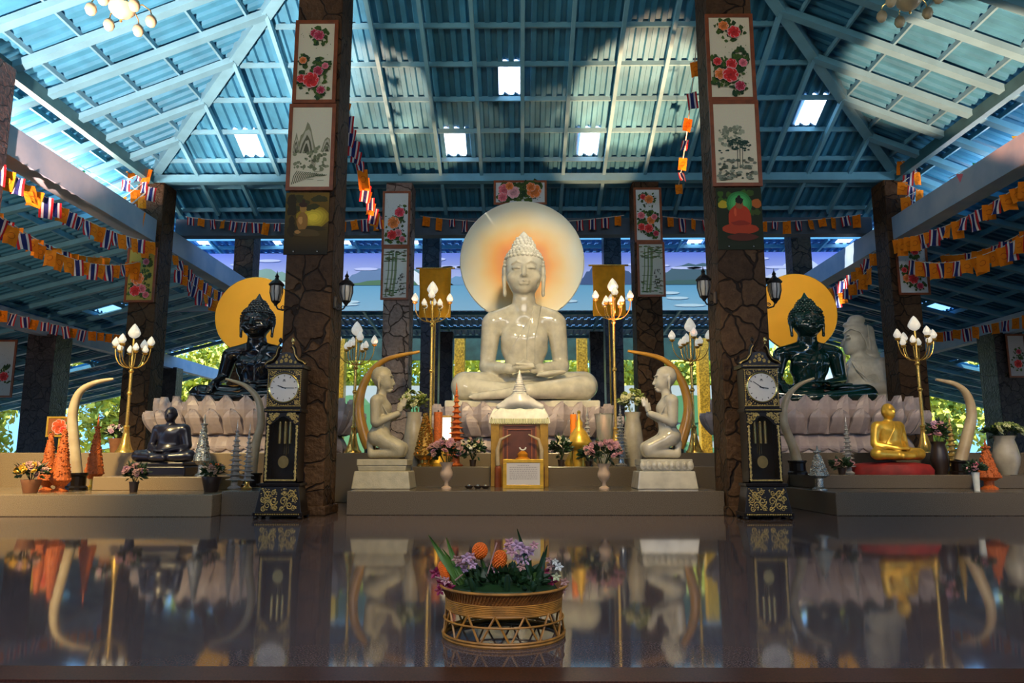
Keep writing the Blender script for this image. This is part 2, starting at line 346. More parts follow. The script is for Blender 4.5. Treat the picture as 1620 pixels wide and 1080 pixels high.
# ------------------------------------------------------------------ implicit bodies (smooth unions, one continuous surface)
def cap_(a, b, r1, r2=None, k=0.06): return ('c', np.array(a, float), np.array(b, float), r1, r1 if r2 is None else r2, k, 1)
def ell(c, r, k=0.06, rot=None, sign=1): return ('e', np.array(c, float), np.array(r, float), rot, None, k, sign)
def bxx(c, hs, rd=0.02, k=0.04, sign=1): return ('b', np.array(c, float), np.array(hs, float), rd, None, k, sign)
def sdf_mesh(prims, h, post=None):
    lo = np.array([1e9]*3); hi = -lo
    for p in prims:
        if p[6] < 0: continue
        if p[0] == 'c':
            r = max(p[3], p[4]); l = np.minimum(p[1], p[2]) - r; u = np.maximum(p[1], p[2]) + r
        elif p[0] == 'e': r = p[2].max() if p[3] is not None else p[2]; l = p[1] - r; u = p[1] + r
        else: l = p[1] - p[2] - p[3]; u = p[1] + p[2] + p[3]
        lo = np.minimum(lo, l); hi = np.maximum(hi, u)
    lo -= 3*h; hi += 3*h
    n = np.ceil((hi - lo) / h).astype(int) + 1
    ax = [lo[i] + h*np.arange(n[i]) for i in range(3)]
    f = np.full(n, 1.0, dtype=np.float32)
    for p in prims:
        k = p[5]; pad = k*1.5 + 3*h
        if p[0] == 'c':
            r = max(p[3], p[4]); l = np.minimum(p[1], p[2]) - r - pad; u = np.maximum(p[1], p[2]) + r + pad
        elif p[0] == 'e': r = p[2].max() if p[3] is not None else p[2]; l = p[1] - r - pad; u = p[1] + r + pad
        else: l = p[1] - p[2] - p[3] - pad; u = p[1] + p[2] + p[3] + pad
        i0 = np.clip(((l - lo)/h).astype(int), 0, n - 1); i1 = np.clip(((u - lo)/h).astype(int) + 2, 1, n)
        sl = tuple(slice(a, b) for a, b in zip(i0, i1))
        X, Y, Z = np.meshgrid(ax[0][sl[0]], ax[1][sl[1]], ax[2][sl[2]], indexing='ij')
        if p[0] == 'c':
            a, b = p[1], p[2]; ab = b - a; L2 = max(1e-9, ab @ ab)
            t = np.clip(((X-a[0])*ab[0] + (Y-a[1])*ab[1] + (Z-a[2])*ab[2]) / L2, 0, 1)
            d = np.sqrt((X-a[0]-t*ab[0])**2 + (Y-a[1]-t*ab[1])**2 + (Z-a[2]-t*ab[2])**2) - (p[3] + t*(p[4]-p[3]))
        elif p[0] == 'e':
            dx, dy, dz = X-p[1][0], Y-p[1][1], Z-p[1][2]
            if p[3] is not None:
                R = np.array(Euler(p[3]).to_matrix()).T
                dx, dy, dz = (R[i][0]*dx + R[i][1]*dy + R[i][2]*dz for i in range(3))
            r = p[2]; k0 = np.sqrt((dx/r[0])**2 + (dy/r[1])**2 + (dz/r[2])**2)
            k1 = np.sqrt((dx/r[0]**2)**2 + (dy/r[1]**2)**2 + (dz/r[2]**2)**2)
            d = k0*(k0 - 1)/np.maximum(k1, 1e-6)
        else:
            q = [np.abs(c - p[1][i]) - p[2][i] for i, c in enumerate((X, Y, Z))]
            d = np.sqrt(sum(np.maximum(c, 0)**2 for c in q)) + np.minimum(np.maximum(np.maximum(q[0], q[1]), q[2]), 0) - p[3]
        cur = f[sl]
        if p[6] > 0:
            hh = np.maximum(k - np.abs(cur - d), 0)/k; f[sl] = np.minimum(cur, d) - hh*hh*k*0.25
        else:
            hh = np.maximum(k - np.abs(cur + d), 0)/k; f[sl] = np.maximum(cur, -d) + hh*hh*k*0.25
    if post is not None:
        X, Y, Z = np.meshgrid(*ax, indexing='ij'); f = post(f, X, Y, Z)
    f = np.pad(f, 1, constant_values=1.0); lo = lo - h; n = n + 2
    ins = f < 0
    cn = n - 1; ssum = np.zeros((*cn, 3), np.float32); cnt = np.zeros(cn, np.float32)
    def cs(d): return tuple(slice(d[i], d[i] + cn[i]) for i in range(3))
    for axx in range(3):
        o1, o2 = [i for i in range(3) if i != axx]
        for a in (0, 1):
            for b in (0, 1):
                d0 = [0, 0, 0]; d0[o1] = a; d0[o2] = b; d1 = list(d0); d1[axx] = 1
                fa = f[cs(d0)]; fb = f[cs(d1)]; cr = (fa < 0) != (fb < 0)
                t = np.where(cr, fa/np.where(cr, fa - fb, 1), 0)
                cnt += cr; ssum[..., axx] += t; ssum[..., o1] += a*cr; ssum[..., o2] += b*cr
    act = cnt > 0; idx = -np.ones(cn, int); idx[act] = np.arange(act.sum())
    ii = np.argwhere(act); V = (ii + ssum[act]/cnt[act][:, None])*h + lo
    Fs = []
    for axx in range(3):
        o1, o2 = [(1, 2), (2, 0), (0, 1)][axx]
        sA = [slice(None)]*3; sB = [slice(None)]*3; sA[axx] = slice(0, -1); sB[axx] = slice(1, None)
        a = ins[tuple(sA)]; b = ins[tuple(sB)]
        e = np.argwhere(a != b); ok = (e[:, o1] > 0) & (e[:, o2] > 0); e = e[ok]
        fl = a[tuple(e.T)]
        def g(d1, d2):
            q = e.copy(); q[:, o1] -= d1; q[:, o2] -= d2
            return idx[tuple(q.T)]
        q = np.stack([g(1, 1), g(0, 1), g(0, 0), g(1, 0)], 1)
        q[~fl] = q[~fl][:, ::-1]; Fs.append(q)
    Fq = np.concatenate(Fs); Fq = Fq[(Fq >= 0).all(1)]
    return V, Fq
def body(name, prims, h, m, parent=None, post=None, smooth_it=2):
    V, Fq = sdf_mesh(prims, h, post)
    for _ in range(smooth_it):                              # light laplacian smoothing
        acc = np.zeros_like(V); c = np.zeros(len(V))
        for i in range(4):
            a = Fq[:, i]; b = Fq[:, (i+1) % 4]
            np.add.at(acc, a, V[b]); np.add.at(c, a, 1)
        V = V*0.5 + 0.5*acc/np.maximum(c, 1)[:, None]
    me = bpy.data.meshes.new(name); me.vertices.add(len(V)); me.vertices.foreach_set('co', V.astype(np.float32).ravel())
    me.loops.add(len(Fq)*4); me.loops.foreach_set('vertex_index', Fq.ravel().astype(np.int32))
    me.polygons.add(len(Fq)); me.polygons.foreach_set('loop_start', np.arange(0, len(Fq)*4, 4, dtype=np.int32))
    me.update(calc_edges=True); me.validate()
    me.polygons.foreach_set('use_smooth', np.ones(len(me.polygons), bool)); me.materials.append(m)
    o = bpy.data.objects.new(name, me); COL.objects.link(o)
    if parent is not None: o.parent = parent
    return o
# ================================================================== THE BUILDING
RX, RY0, RYC = 8.6, 16.2, 7.6                 # ring half width, back line of the ring, centre of the pyramid roof
ZR, SL = 7.2, 0.405                          # height of the ring, slope
def corr(name, u0, u1, vfun, rows, to3d, m, amp=0.038, per=0.22, holes=(), parent=None):
    """corrugated sheets: u along the eave, v up the slope; rows of overlapping sheets; holes = (u0,u1,row) left open"""
    mb = MB(); du = per/6; nu = int((u1 - u0)/du)
    for ri in range(len(rows) - 1):
        va, vb = rows[ri], rows[ri + 1] + 0.05
        us = []; prof_ = (0, .38, .5, .88)
        for i in range(int((u1 - u0)/per) + 1):
            us += [(u0 + (i + q)*per, 1 if (qi in (1, 2)) else 0) for qi, q in enumerate((0.0, 0.10, 0.50, 0.60))]
        nu = len(us) - 1; hs_ = [2*amp*q - amp for _, q in us]; us = [q for q, _ in us]
        vs = []; ok = []
        for u, hz in zip(us, hs_):
            top = vfun(u)
            ok.append(top > va)
            vs.append(to3d(u, va, hz - 0.012)); vs.append(to3d(u, min(vb, max(top, va)), hz + 0.012))
        fs = []
        for i in range(nu):
            um = (us[i] + us[i+1])/2
            if not (ok[i] or ok[i+1]): continue
            if any(h0 <= um <= h1 and hr == ri for h0, h1, hr in holes): continue
            fs.append((2*i, 2*i + 2, 2*i + 3, 2*i + 1))
        mb.add(vs, fs)
    return mb.build(name, m, parent, smooth=False)
ca = math.atan(SL); NRM = (math.sin(ca), math.cos(ca))
def slope3(side):
    def f(u, v, h):                          # v measured horizontally from the ring line inward
        z = ZR + 0.16 + v*SL + h*NRM[1]
        d = RX - v
        if side == 'back': return (u, RYC + d, z)
        if side == 'front': return (u, RYC - d, z)
        if side == 'left': return (-d, RYC + u, z)
        return (d, RYC + u, z)
    return f
rows = [-1.7, -1.25, -0.45, 0.35, 1.15, 1.95, 2.75, 3.55, 4.35, 5.15, 5.95, 6.75, 7.55, 8.6]
def rowof(v):
    return max(i for i in range(len(rows)) if rows[i] <= v + 1e-6)
lim = lambda u: RX - abs(u)
# skylights in the back slope (centre x, row)
sky_back = []
for px, py in ((388, 212), (719, 208), (932, 205), (1271, 201), (807, 101)):
    x_, y_ = (px - CX0)/F_PX, (CY0 - py)/F_PX
    fy = math.cos(PITCH) - y_*math.sin(PITCH); uz = math.sin(PITCH) + y_*math.cos(PITCH)
    r = uz/fy; D = (ZR + .16 - CAM.z + SL*RY0)/(r + SL)
    sky_back.append((P(px, py, D).x, rowof(RY0 - D)))
holes = [(x - 0.24, x + 0.24, r) for x, r in sky_back]
roof = {}
for side in ('back', 'left', 'right', 'front'):
    hl = holes if side == 'back' else []
    o = corr('ceiling', -10.3, 10.3, lim, rows, slope3(side), M_sheet, holes=hl)
    struct(o); roof[side] = o
    # purlins (along the eave) and rafters (up the slope)
    f = slope3(side); mb = MB()
    for v in [-1.2] + rows[2:-1]:
        L = max(0.05, RX - max(v, -1.2))
        if v < 0: L = RX - v
        mb.bar(f(-L, v, -0.08), f(L, v, -0.08), 0.045, 0.10)
    struct(mb.build('ceiling', M_steel))
    mb = MB(); u = -9.4
    while u < 9.41:
        top = RX - abs(u)
        if top > -1.2:
            mb.bar(f(u, -1.2, -0.20), f(u, top, -0.20), 0.075 if side in ('back', 'front') else 0.16, 0.12)
        u += 0.94
    struct(mb.build('ceiling', M_steel))
for x, r in sky_back:                           # translucent sheets
    f = slope3('back'); mb = MB(); n = 12
    us = [x - 0.26 + 0.52*i/n for i in range(n + 1)]
    vs = []
    for u in us:
        hz = 0.028*math.sin(2*PI*u/0.22) + 0.02
        vs += [f(u, rows[r], hz), f(u, rows[r+1] + 0.05, hz)]
    mb.add(vs, [(2*i, 2*i+2, 2*i+3, 2*i+1) for i in range(n)])
    o = mb.build('window_%d' % (sky_back.index((x, r)) + 1), M_skyl); struct(o)
mb = MB()
for sx in (-1, 1):                             # hip beams
    mb.bar((sx*8.7, RY0 + .1, ZR + .02), (0, RYC, ZR + RX*SL + .02), 0.20, 0.24)
    mb.bar((sx*8.7, RYC - RX - .1, ZR + .02), (0, RYC, ZR + RX*SL + .02), 0.20, 0.24)
struct(mb.build('trim_1', M_steel))
mb = MB(); mb.box(-8.8, 8.8, 16.1, 16.3, 7.02, 7.2); mb.box(-8.8, 8.8, -1.1, -0.9, 7.02, 7.2); struct(mb.build('trim_2', M_steel))
mb = MB()
for sx in (-1, 1): mb.box(sx*8.6 - .07, sx*8.6 + .07, -1, 16.2, 7.0, 7.24)
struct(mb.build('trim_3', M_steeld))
# concrete tie beams
for sx in (-1, 1):
    mb = MB(); mb.box(sx*8.6 - .2, sx*8.6 + .2, -1, 22.2, 5.60, 6.12); struct(mb.build('trim_4', M_concb))
    mb = MB(); mb.box(sx*14.4 - .15, sx*14.4 + .15, -2, 36, 4.35, 4.85); struct(mb.build('trim_5', M_concb))
    # side aisle roofs
    fa = lambda u, v, h, sx=sx: (sx*(15.3 - v), u, 4.85 + v*0.26 + h)
    hs = [(26.0, 26.5, 1), (22.5, 23.0, 2)]
    struct(corr('ceiling', -2, 29.7, lambda u: 5.9, [0, 0.9, 1.8, 2.7, 3.6, 4.5, 5.9], fa, M_sheet, holes=hs))
    mb = MB()
    for v in (0.05, .9, 1.8, 2.7, 3.6, 4.5, 5.8): mb.bar(fa(-2, v, -.1), fa(29.7, v, -.1), .06, .12)
    u = -1.5
    while u < 29.7: mb.bar(fa(u, 0, -.22), fa(u, 5.85, -.22), .14, .12); u += 1.15
    struct(mb.build('ceiling', M_steel))
    fb = lambda u, v, h, sx=sx: (sx*(22.2 - v), u, 2.95 + v*0.235 + h)
    hs = [(20.0, 20.6, 5), (23.0, 23.6, 3), (17.0, 17.6, 4), (27, 27.6, 5)]
    struct(corr('ceiling', 2, 34, lambda u: 7.4, [0, 1, 2, 3, 4, 5, 6, 7.4], fb, M_sheet, holes=hs))
    mb = MB()
    for v in (0.05, 1, 2, 3, 4, 5, 6, 7.3): mb.bar(fb(2, v, -.1), fb(34, v, -.1), .06, .12)
    u = 2.3
    while u < 34: mb.bar(fb(u, 0, -.22), fb(u, 7.35, -.22), .14, .12); u += 1.25
    struct(mb.build('ceiling', M_steel))
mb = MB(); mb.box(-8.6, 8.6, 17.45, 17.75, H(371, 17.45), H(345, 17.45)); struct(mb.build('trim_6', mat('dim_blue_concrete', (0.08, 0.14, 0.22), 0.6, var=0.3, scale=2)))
struct(corr('ceiling', -12.5, 12.5, lambda u: 5.4, [0, 1.7, 3.4, 5.4], lambda u, v, h: (u, 18.0 + v, 8.25 - v*.02 + h), M_sheet))  # added cover out of view, cuts the sky light on the painted board
# roof of the hall behind, rising away from the valley
fc = lambda u, v, h: (u, 24.3 + v, 8.27 - v*0.12 + h)
hb = []
for px in (322, 440, 541, 650, 1100, 1338): hb.append((XA(px, 24.75, 380) - .26, XA(px, 24.75, 380) + .26, 1))
M_sheetb = mat('blue_sheet', (0.08, 0.26, 0.62), 0.45, var=0.25, scale=2.5)
struct(corr('ceiling', -12.5, 12.5, lambda u: 3.6, [0, .18, .75, 1.5, 2.4, 3.6], fc, M_sheetb, amp=.03, per=.26, holes=hb))
mb = MB()
for v in (0.02, .75, 1.5, 2.4, 3.5): mb.bar(fc(-12.5, v, -.1), fc(12.5, v, -.1), .06, .12)
u = -12
while u < 12.5: mb.bar(fc(u, 0, -.16), fc(u, 3.6, -.16), .07, .1); u += 1.25
struct(mb.build('ceiling', M_steel))
for i, (h0, h1, _) in enumerate(hb):
    mb = MB(); mb.add([fc(h0, .16, .03), fc(h1, .16, .03), fc(h1, .78, .03), fc(h0, .78, .03)], [(0, 1, 2, 3)]); struct(mb.build('window_%d' % (i + 6), M_skyl))
# low roof under the painted board
fd = lambda u, v, h: (u, 24.5 + v, 6.28 - v*0.10 + h)
M_sheetc = mat('deep_blue_sheet', (0.05, 0.22, 0.42), 0.5, var=0.3, scale=2.5)
struct(corr('ceiling', -11.8, 11.8, lambda u: 5.5, [0, 1, 2, 3, 4, 5.5], fd, M_sheetc, amp=.03, per=.26))
mb = MB()
for v in (0.3, 2, 4, 5.3): mb.bar(fd(-11.8, v, -.1), fd(11.8, v, -.1), .07, .12)
for u in (-11, -8.6, -5.7, -2.85, 0, 2.85, 5.7, 8.6, 11): mb.bar(fd(u, 0, -.16), fd(u, 5.4, -.16), .08, .1)
struct(mb.build('ceiling', M_steel))
# painted board with mountains, sea and clouds (24 m away)
def mural():
    mb = MB(); x0, x1, z0, z1 = -11.8, 11.8, 5.62, 7.62; y = 24.2
    def q(xa, xb, za, zb, ca_, cb_, dy=0):
        mb.col = (ca_, ca_, cb_, cb_); mb.poly([(xa, y + dy, za), (xb, y + dy, za), (xb, y + dy, zb), (xa, y + dy, zb)])
    q(x0, x1, 6.5, z1, (.48, .55, .85), (.10, .16, .55)); q(x0, x1, z0, 6.5, (.20, .42, .60), (.10, .34, .55))
    rr = random.Random(3)
    def hill(cx, wd, ht, c, base=6.5, dy=-.002, n=14):
        pts = [(cx - wd, base)]
        for i in range(1, n): 
            t = i/n; pts.append((cx - wd + 2*wd*t, base + ht*math.sin(PI*t)**.8*(.85 + .3*rr.random())))
        pts.append((cx + wd, base))
        mb.col = c; mb.poly([(a, y + dy, b) for a, b in pts])
    for cx, wd, ht, c in ((-10.4, 1.6, .5, (.42, .40, .62)), (-8.7, 1.3, .55, (.18, .34, .30)), (-7.0, 1.5, .3, (.10, .22, .22)), (-4.9, 1.2, .62, (.10, .20, .38)),
                          (-3.6, 1.3, .5, (.08, .22, .26)), (-1.6, 1.1, .4, (.12, .30, .52)), (0.4, 1.5, .45, (.25, .4, .6)), (2.6, .7, .6, (.03, .08, .22)),
                          (3.4, .8, .5, (.03, .08, .20)), (5.9, 1.7, .72, (.045, .11, .15)), (7.6, 1.4, .3, (.10, .2, .3)), (9.6, 1.6, .8, (.55, .62, .78)), (11.2, .9, .5, (.5, .55, .7))):
        hill(cx, wd, ht, c)
    for cx, wd, c in ((-8.4, 1.2, (.55, .75, .72)), (-4.6, 1.5, (.05, .16, .08)), (5.5, 1.8, (.03, .10, .10)), (-10.8, 1, (.2, .3, .3))):
        hill(cx, wd, .16, c, dy=-.004)
    for i in range(46):                       # brush strokes of surf and cloud
        cx = rr.uniform(x0 + .6, x1 - .6); cz = rr.choice([rr.uniform(5.7, 6.3), rr.uniform(7.05, 7.5)]); a = rr.uniform(.2, .6)
        mb.col = (.45, .66, .78) if cz < 6.4 else (.50, .56, .86)
        mb.poly([(cx + a*math.cos(t), y - .006, cz + .05*math.sin(t)) for t in [2*PI*j/10 for j in range(10)]])
    mb.col = (.75, .84, .92)
    mb.poly([(-4.2, y - .005, 7.3), (-4.05, y - .005, 7.3), (-2.9, y - .005, 6.5), (-3.5, y - .005, 6.5)])
    mb.col = (.2, .3, .5); mb.box(x0, x1, y + .01, y + .12, z0, z1)
    return mb.build('wall_mural_board', M_wallp)
struct(mural())
# back wall with painted trees, far behind
def backwall():
    mb = MB(); rr = random.Random(5); y = 37
    mb.col = (.50, .60, .58); mb.box(-13, 13, y, y + .2, 0, 4.35)
    for i in range(150):
        cx = rr.uniform(-11.8, 11.8); cz = rr.uniform(.6, 3.3); a = rr.uniform(.4, 1.3)
        g = rr.random(); mb.col = (.06 + .15*g, .26 + .2*g, .10 + .1*g)
        mb.poly([(cx + a*math.cos(t)*(.8 + .4*rr.random()), y - .002 - i*.0003, cz + a*.6*math.sin(t)) for t in [2*PI*j/12 for j in range(12)]])
    mb.col = (.06, .05, .05); mb.box(-13, 13, y - .1, y - .05, 0, 1.0)
    return mb.build('wall_back', M_wallp)
struct(backwall())
mb = MB(); mb.box(-10, 10, 35.2, 35.4, H(569, 35.2), 6.7); struct(mb.build('trim_8', mat('dark_green_fascia', (0.02, 0.07, 0.05), .6, var=.4, scale=3)))
# columns ------------------------------------------------------------------
def column(x, y, top, wd=0.6, m=None, z0=0, lab=None, nm='trim_7'):
    mb = MB(); h = wd/2
    mb.box(x - h, x + h, y - h, y + h, z0, top)
    mb.box(x - h - .04, x + h + .04, y - h - .04, y + h + .04, z0, z0 + .12)
    o = mb.build(nm, m or M_stone, bevel=0.02); struct(o); return o
roofz = lambda x, y: ZR + SL*max(0, min(RX - abs(x), RX - abs(y - RYC))) - .1
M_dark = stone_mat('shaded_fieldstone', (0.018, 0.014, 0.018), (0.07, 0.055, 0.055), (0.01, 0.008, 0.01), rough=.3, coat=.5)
for sx in (-1, 1):
    column(sx*2.85, 9.7, roofz(2.85, 9.7), .62)
    column(sx*2.85, 16.5, 7.05, .60, M_stone2 if sx < 0 else M_stone)
    column(sx*8.6, 10.8, 7.0, .60, M_dark); column(sx*8.6, 3.2, 7.0, .60, M_dark)
    column(sx*2.85, 2.4 - 3.2, 7.0, .60)
    column(sx*8.6, 16.45, 7.05, .62)
    column(sx*8.6, 22.2, 7.85, .60); column(sx*2.85, 22.6, 7.85, .55, M_dark)
    column(sx*2.95, 28.5, 5.6, .55, M_dark); column(sx*8.7, 28.5, 5.6, .55, M_dark)
    column(sx*14.4, 16.4, 4.4, .5, M_dark); column(sx*14.4, 22, 4.4, .85, M_dark); column(sx*14.4, 30, 4.4, .6, M_dark)
    column(sx*14.4, 9, 4.4, .6, M_dark); column(sx*21.5, 20, 2.8, .4, M_dark); column(sx*21.5, 28, 2.8, .4, M_dark)
    for x in (2.9, 8.6):
        column(sx*x, 34.6, 6.45, .5, M_goldwrap)
# floor, ground --------------------------------------------------------------
mb = MB(); mb.box(-22, 22, 2.66, 37, -.2, 0); struct(mb.build('floor', M_floor))
mb = MB(); mb.box(-22, 22, -6, 2.65, -.2, -.004); mb.box(-22, 22, 2.50, 2.66, -.1, .004); struct(mb.build('floor', M_kerb))
mb = MB(); mb.box(-90, 90, -60, 120, -.5, -.21); struct(mb.build('floor', M_ground))
# altar platforms -------------------------------------------------------------
Z1, Z2, Z3, ZL = .30, .59, .80, .27
def plat(label, boxes, m, nm='altar_platform'):
    mb = MB()
    for b in boxes: mb.box(*b)
    return tag(mb.build(nm, m, bevel=.012), label, 'platform')
mb = MB(); mb.box(-2.27, 2.52, 9.5, 11.2, 0, Z1)
tag(mb.build('altar_platform', M_plat, bevel=.01), 'low grey granite platform in the middle, under the kneeling statues', 'platform')
plat('middle granite step behind the shrine box, carrying flowers', [(-1.7, 2.9, 11.2, 12.2, 0, Z2)], M_plat, 'altar_step')
plat('highest grey granite platform in the middle, under the lotus pedestal and lamp posts', [(-3.6, 3.75, 12.2, 20, 0, Z3)], M_plat)
plat('tan granite front step on the left, wide and bright', [(-9.6, -3.86, 9.2, 11.6, 0, ZL)], M_platl)
plat('dark granite block at the left clock, joined to the tan step', [(-3.85, -3.2, 9.45, 11.8, 0, Z1)], M_plat, 'altar_step')
plat('tan granite ledge on the left under the black seated monk statue', [(-6.0, -4.25, 10.3, 11.6, ZL, .46)], M_platl, 'altar_ledge')
plat('highest tan granite platform on the left behind the ivory tusks', [(-10, -3.62, 11.6, 20, 0, Z3)], M_platl)
plat('dark granite front step on the right beside the right clock', [(3.9, 10, 9.45, 11.6, 0, .29)], M_plat)
plat('dark granite ledge on the right under the golden monk statue', [(4.1, 10, 10.6, 11.6, .29, .48)], M_plat, 'altar_ledge')
plat('highest dark granite platform on the right under the green Buddha', [(3.77, 10, 11.6, 20, 0, Z3)], M_plat)
# added unseen wall behind the camera, blocks sky glare and bounces warm light
mb = MB(); mb.box(-22, 22, -7.3, -7, -.2, 4.6); struct(mb.build('wall_sky_blocker', mat('brown_wall', (0.12, 0.075, 0.05), .8, var=.3, scale=2)))
# trees beyond -----------------------------------------------------------------
def make_tree(seed):
    rr = random.Random(seed); t = thing('leafy_tree', 'tree', 'tree')
    mb = MB(); mb.tube([(0, 0, 0), (.1, 0, 2), (0, .1, 4.2)], [.25, .2, .1], 8); mb.build('trunk', M_bark, t)
    mb = MB()
    cl = [(rr.uniform(-2.2, 2.2), rr.uniform(-1.6, 1.6), rr.uniform(.5, 7.5), rr.uniform(1.0, 1.8)) for _ in range(26)]
    for cx, cy, cz, r in cl:
        for _ in range(200):
            d = Vector((rr.gauss(0, 1), rr.gauss(0, 1), rr.gauss(0, 1))).normalized()*r*rr.uniform(.6, 1.05)
            p = Vector((cx, cy, cz)) + d; s_ = rr.uniform(.16, .34)
            a = Vector((rr.gauss(0, 1), rr.gauss(0, 1), rr.gauss(0, 1))).normalized(); b = a.cross(Vector((rr.random(), rr.random(), rr.random() + .1))).normalized()
            mb.add([p - a*s_, p + b*s_*.5, p + a*s_, p - b*s_*.5], [(0, 1, 2, 3)])
    mb.build('foliage', M_tree, t); return t
tr = [make_tree(1), make_tree(2)]
ti = 0
spots = [(-16, 42), (-11.5, 41), (-7.5, 42.5), (-3.5, 41), (.5, 42), (4.5, 41.5), (8.5, 42.5), (12.5, 41), (17.5, 41), (22, 40), (-22, 40), (-17, 39.5), (17.5, 36.5),
         (-27, 18), (-26.5, 23), (-27, 28), (-26, 34), (27, 18), (26.5, 23), (27, 28), (26, 34), (-27.5, 12.5), (27.5, 12.5)]
for i, (x, y) in enumerate(spots):
    side = 'beyond the back wall' if y > 40 else ('beyond the left side of the hall' if x < 0 else 'beyond the right side of the hall')
    o = tr[i] if i < 2 else dup(tr[i % 2], (x, y, -.2), rz=rnd.uniform(0, 6))
    o.location = (x, y, -.2); o.scale = (1.0, .7, .9) if y > 36 else (.7, 1.1, .8); o['label'] = 'bright sunlit green tree ' + side; o['group'] = 'trees ' + side
# ================================================================== STATUES
def curls(mb, c, rx, ry, rz, zmin, n_rows, r, front_cut=None):
    for i in range(n_rows):
        th = (i + .5)/n_rows*PI*0.62; q = math.sin(th); m_ = max(5, int(2*PI*q*rx/(r*2.0)))
        for j in range(m_):
            a = 2*PI*(j + .5*(i % 2))/m_
            x, y, z = c[0] + rx*q*math.cos(a), c[1] + ry*q*math.sin(a), c[2] + rz*math.cos(th)
            lim_ = zmin - (.0 if y < c[1] - .3*ry else 0.22*rz*0 + .14)
            if z < lim_: continue
            mb.ball((x, y, z), r, 7, 5)
HEADK, HZ = 1.16, 2.04
def hk(v): return (v[0]*HEADK, v[1]*HEADK, HZ + .09 + (v[2] - HZ)*1.09)
def buddha_prims(mudra, fat=1.0):
    p = []
    # pelvis, torso
    p += [ell((0, .12, .28), (.52, .40, .30), .10), ell((0, .10, .62), (.36, .25, .38), .12), ell((0, .08, 1.08), (.47, .28, .42), .14),
          ell((.22, -.06, 1.25), (.24, .16, .20), .12), ell((-.22, -.06, 1.25), (.24, .16, .20), .12),
          cap_((-.62, .08, 1.56), (.62, .08, 1.56), .18, .18, .14), ell((0, .10, 1.62), (.42, .2, .18), .14),
          cap_((-.56, .08, 1.64), (-.05, .10, 1.84), .15, .15, .10), cap_((.56, .08, 1.64), (.05, .10, 1.84), .15, .15, .10)]
    # neck, head
    p += [cap_((0, .08, 1.70), (0, .04, 2.14), .225, .215, .07), cap_((0, .07, 1.98), (0, .07, 1.98), .235, .235, .02)]
    h0 = len(p)
    p += [ell((0, .0, 2.44), (.325, .33, .42), .05), ell((0, -.06, 2.22), (.265, .27, .24), .08),
          ell((0, -.20, 2.055), (.11, .09, .07), .06)]
    # face
    for s in (-1, 1):                              # arched brows
        p += [cap_((s*.035, -.325, 2.485), (s*.12, -.318, 2.535), .016, .016, .02), cap_((s*.12, -.318, 2.535), (s*.22, -.262, 2.49), .016, .010, .02)]
    p += [
          ell((.125, -.275, 2.415), (.085, .055, .045), .012), ell((-.125, -.275, 2.415), (.085, .055, .045), .012),   # lids
          ell((.125, -.335, 2.385), (.080, .060, .014), .006, sign=-1), ell((-.125, -.335, 2.385), (.080, .060, .014), .006, sign=-1),
          ell((.125, -.345, 2.465), (.10, .03, .022), .02, sign=-1), ell((-.125, -.345, 2.465), (.10, .03, .022), .02, sign=-1),
          cap_((0, -.31, 2.49), (0, -.385, 2.28), .028, .046, .025), ell((.04, -.335, 2.265), (.032, .03, .026), .02), ell((-.04, -.335, 2.265), (.032, .03, .026), .02),
          cap_((-.085, -.30, 2.178), (0, -.325, 2.168), .020, .032, .012), cap_((.085, -.31, 2.180), (0, -.335, 2.168), .020, .032, .012),
          cap_((-.055, -.305, 2.135), (.055, -.305, 2.135), .026, .026, .015), cap_((-.11, -.345, 2.154), (.11, -.345, 2.154), .012, .012, .008)[:6] + (-1,),
          ell((.19, -.2, 2.27), (.10, .09, .10), .06), ell((-.19, -.2, 2.27), (.10, .09, .10), .06)]
    for s in (-1, 1):                              # ears with long lobes
        p += [ell((s*.345, .03, 2.42), (.045, .09, .14), .02), cap_((s*.35, .01, 2.34), (s*.335, .0, 2.06), .042, .03, .02), ell((s*.335, .0, 2.02), (.035, .04, .06), .02),
              ell((s*.385, -.01, 2.42), (.02, .045, .08), .015, sign=-1)]
    for i in range(h0, len(p)):                    # head in proportion to the broad shoulders
        q = list(p[i]); q[1] = np.array(hk(q[1]))
        if q[0] == 'c': q[2] = np.array(hk(q[2])); q[3] *= HEADK; q[4] *= HEADK
        else: q[2] = q[2]*np.array([HEADK, HEADK, 1.11])
        p[i] = tuple(q)
    # legs
    p += [cap_((-.40, .12, .30), (-1.16, -.30, .29), .30, .27, .10), cap_((.40, .12, .30), (1.16, -.30, .29), .30, .27, .10),
          cap_((-1.12, -.36, .24), (.10, -.66, .12), .215, .12, .03), cap_((.10, -.66, .12), (.40, -.62, .10), .11, .09, .05),
          cap_((1.16, -.42, .25), (.08, -.86, .15), .235, .135, .022), cap_((.08, -.86, .15), (-.22, -.84, .13), .12, .085, .022),
          cap_((-.20, -.84, .12), (-.95, -.72, .06), .10, .06, .02), ell((.52, -.52, .50), (.30, .14, .06), .02, (0, -.12, .15)),
          ell((.0, -.3, .18), (.8, .4, .2), .08)]
    for i in range(5): p.append(cap_((-.92 - .0*i, -.74 + .045*i, .05 + .02*i), (-1.04 + .012*i, -.76 + .045*i, .05 + .02*i), .03, .024, .015))
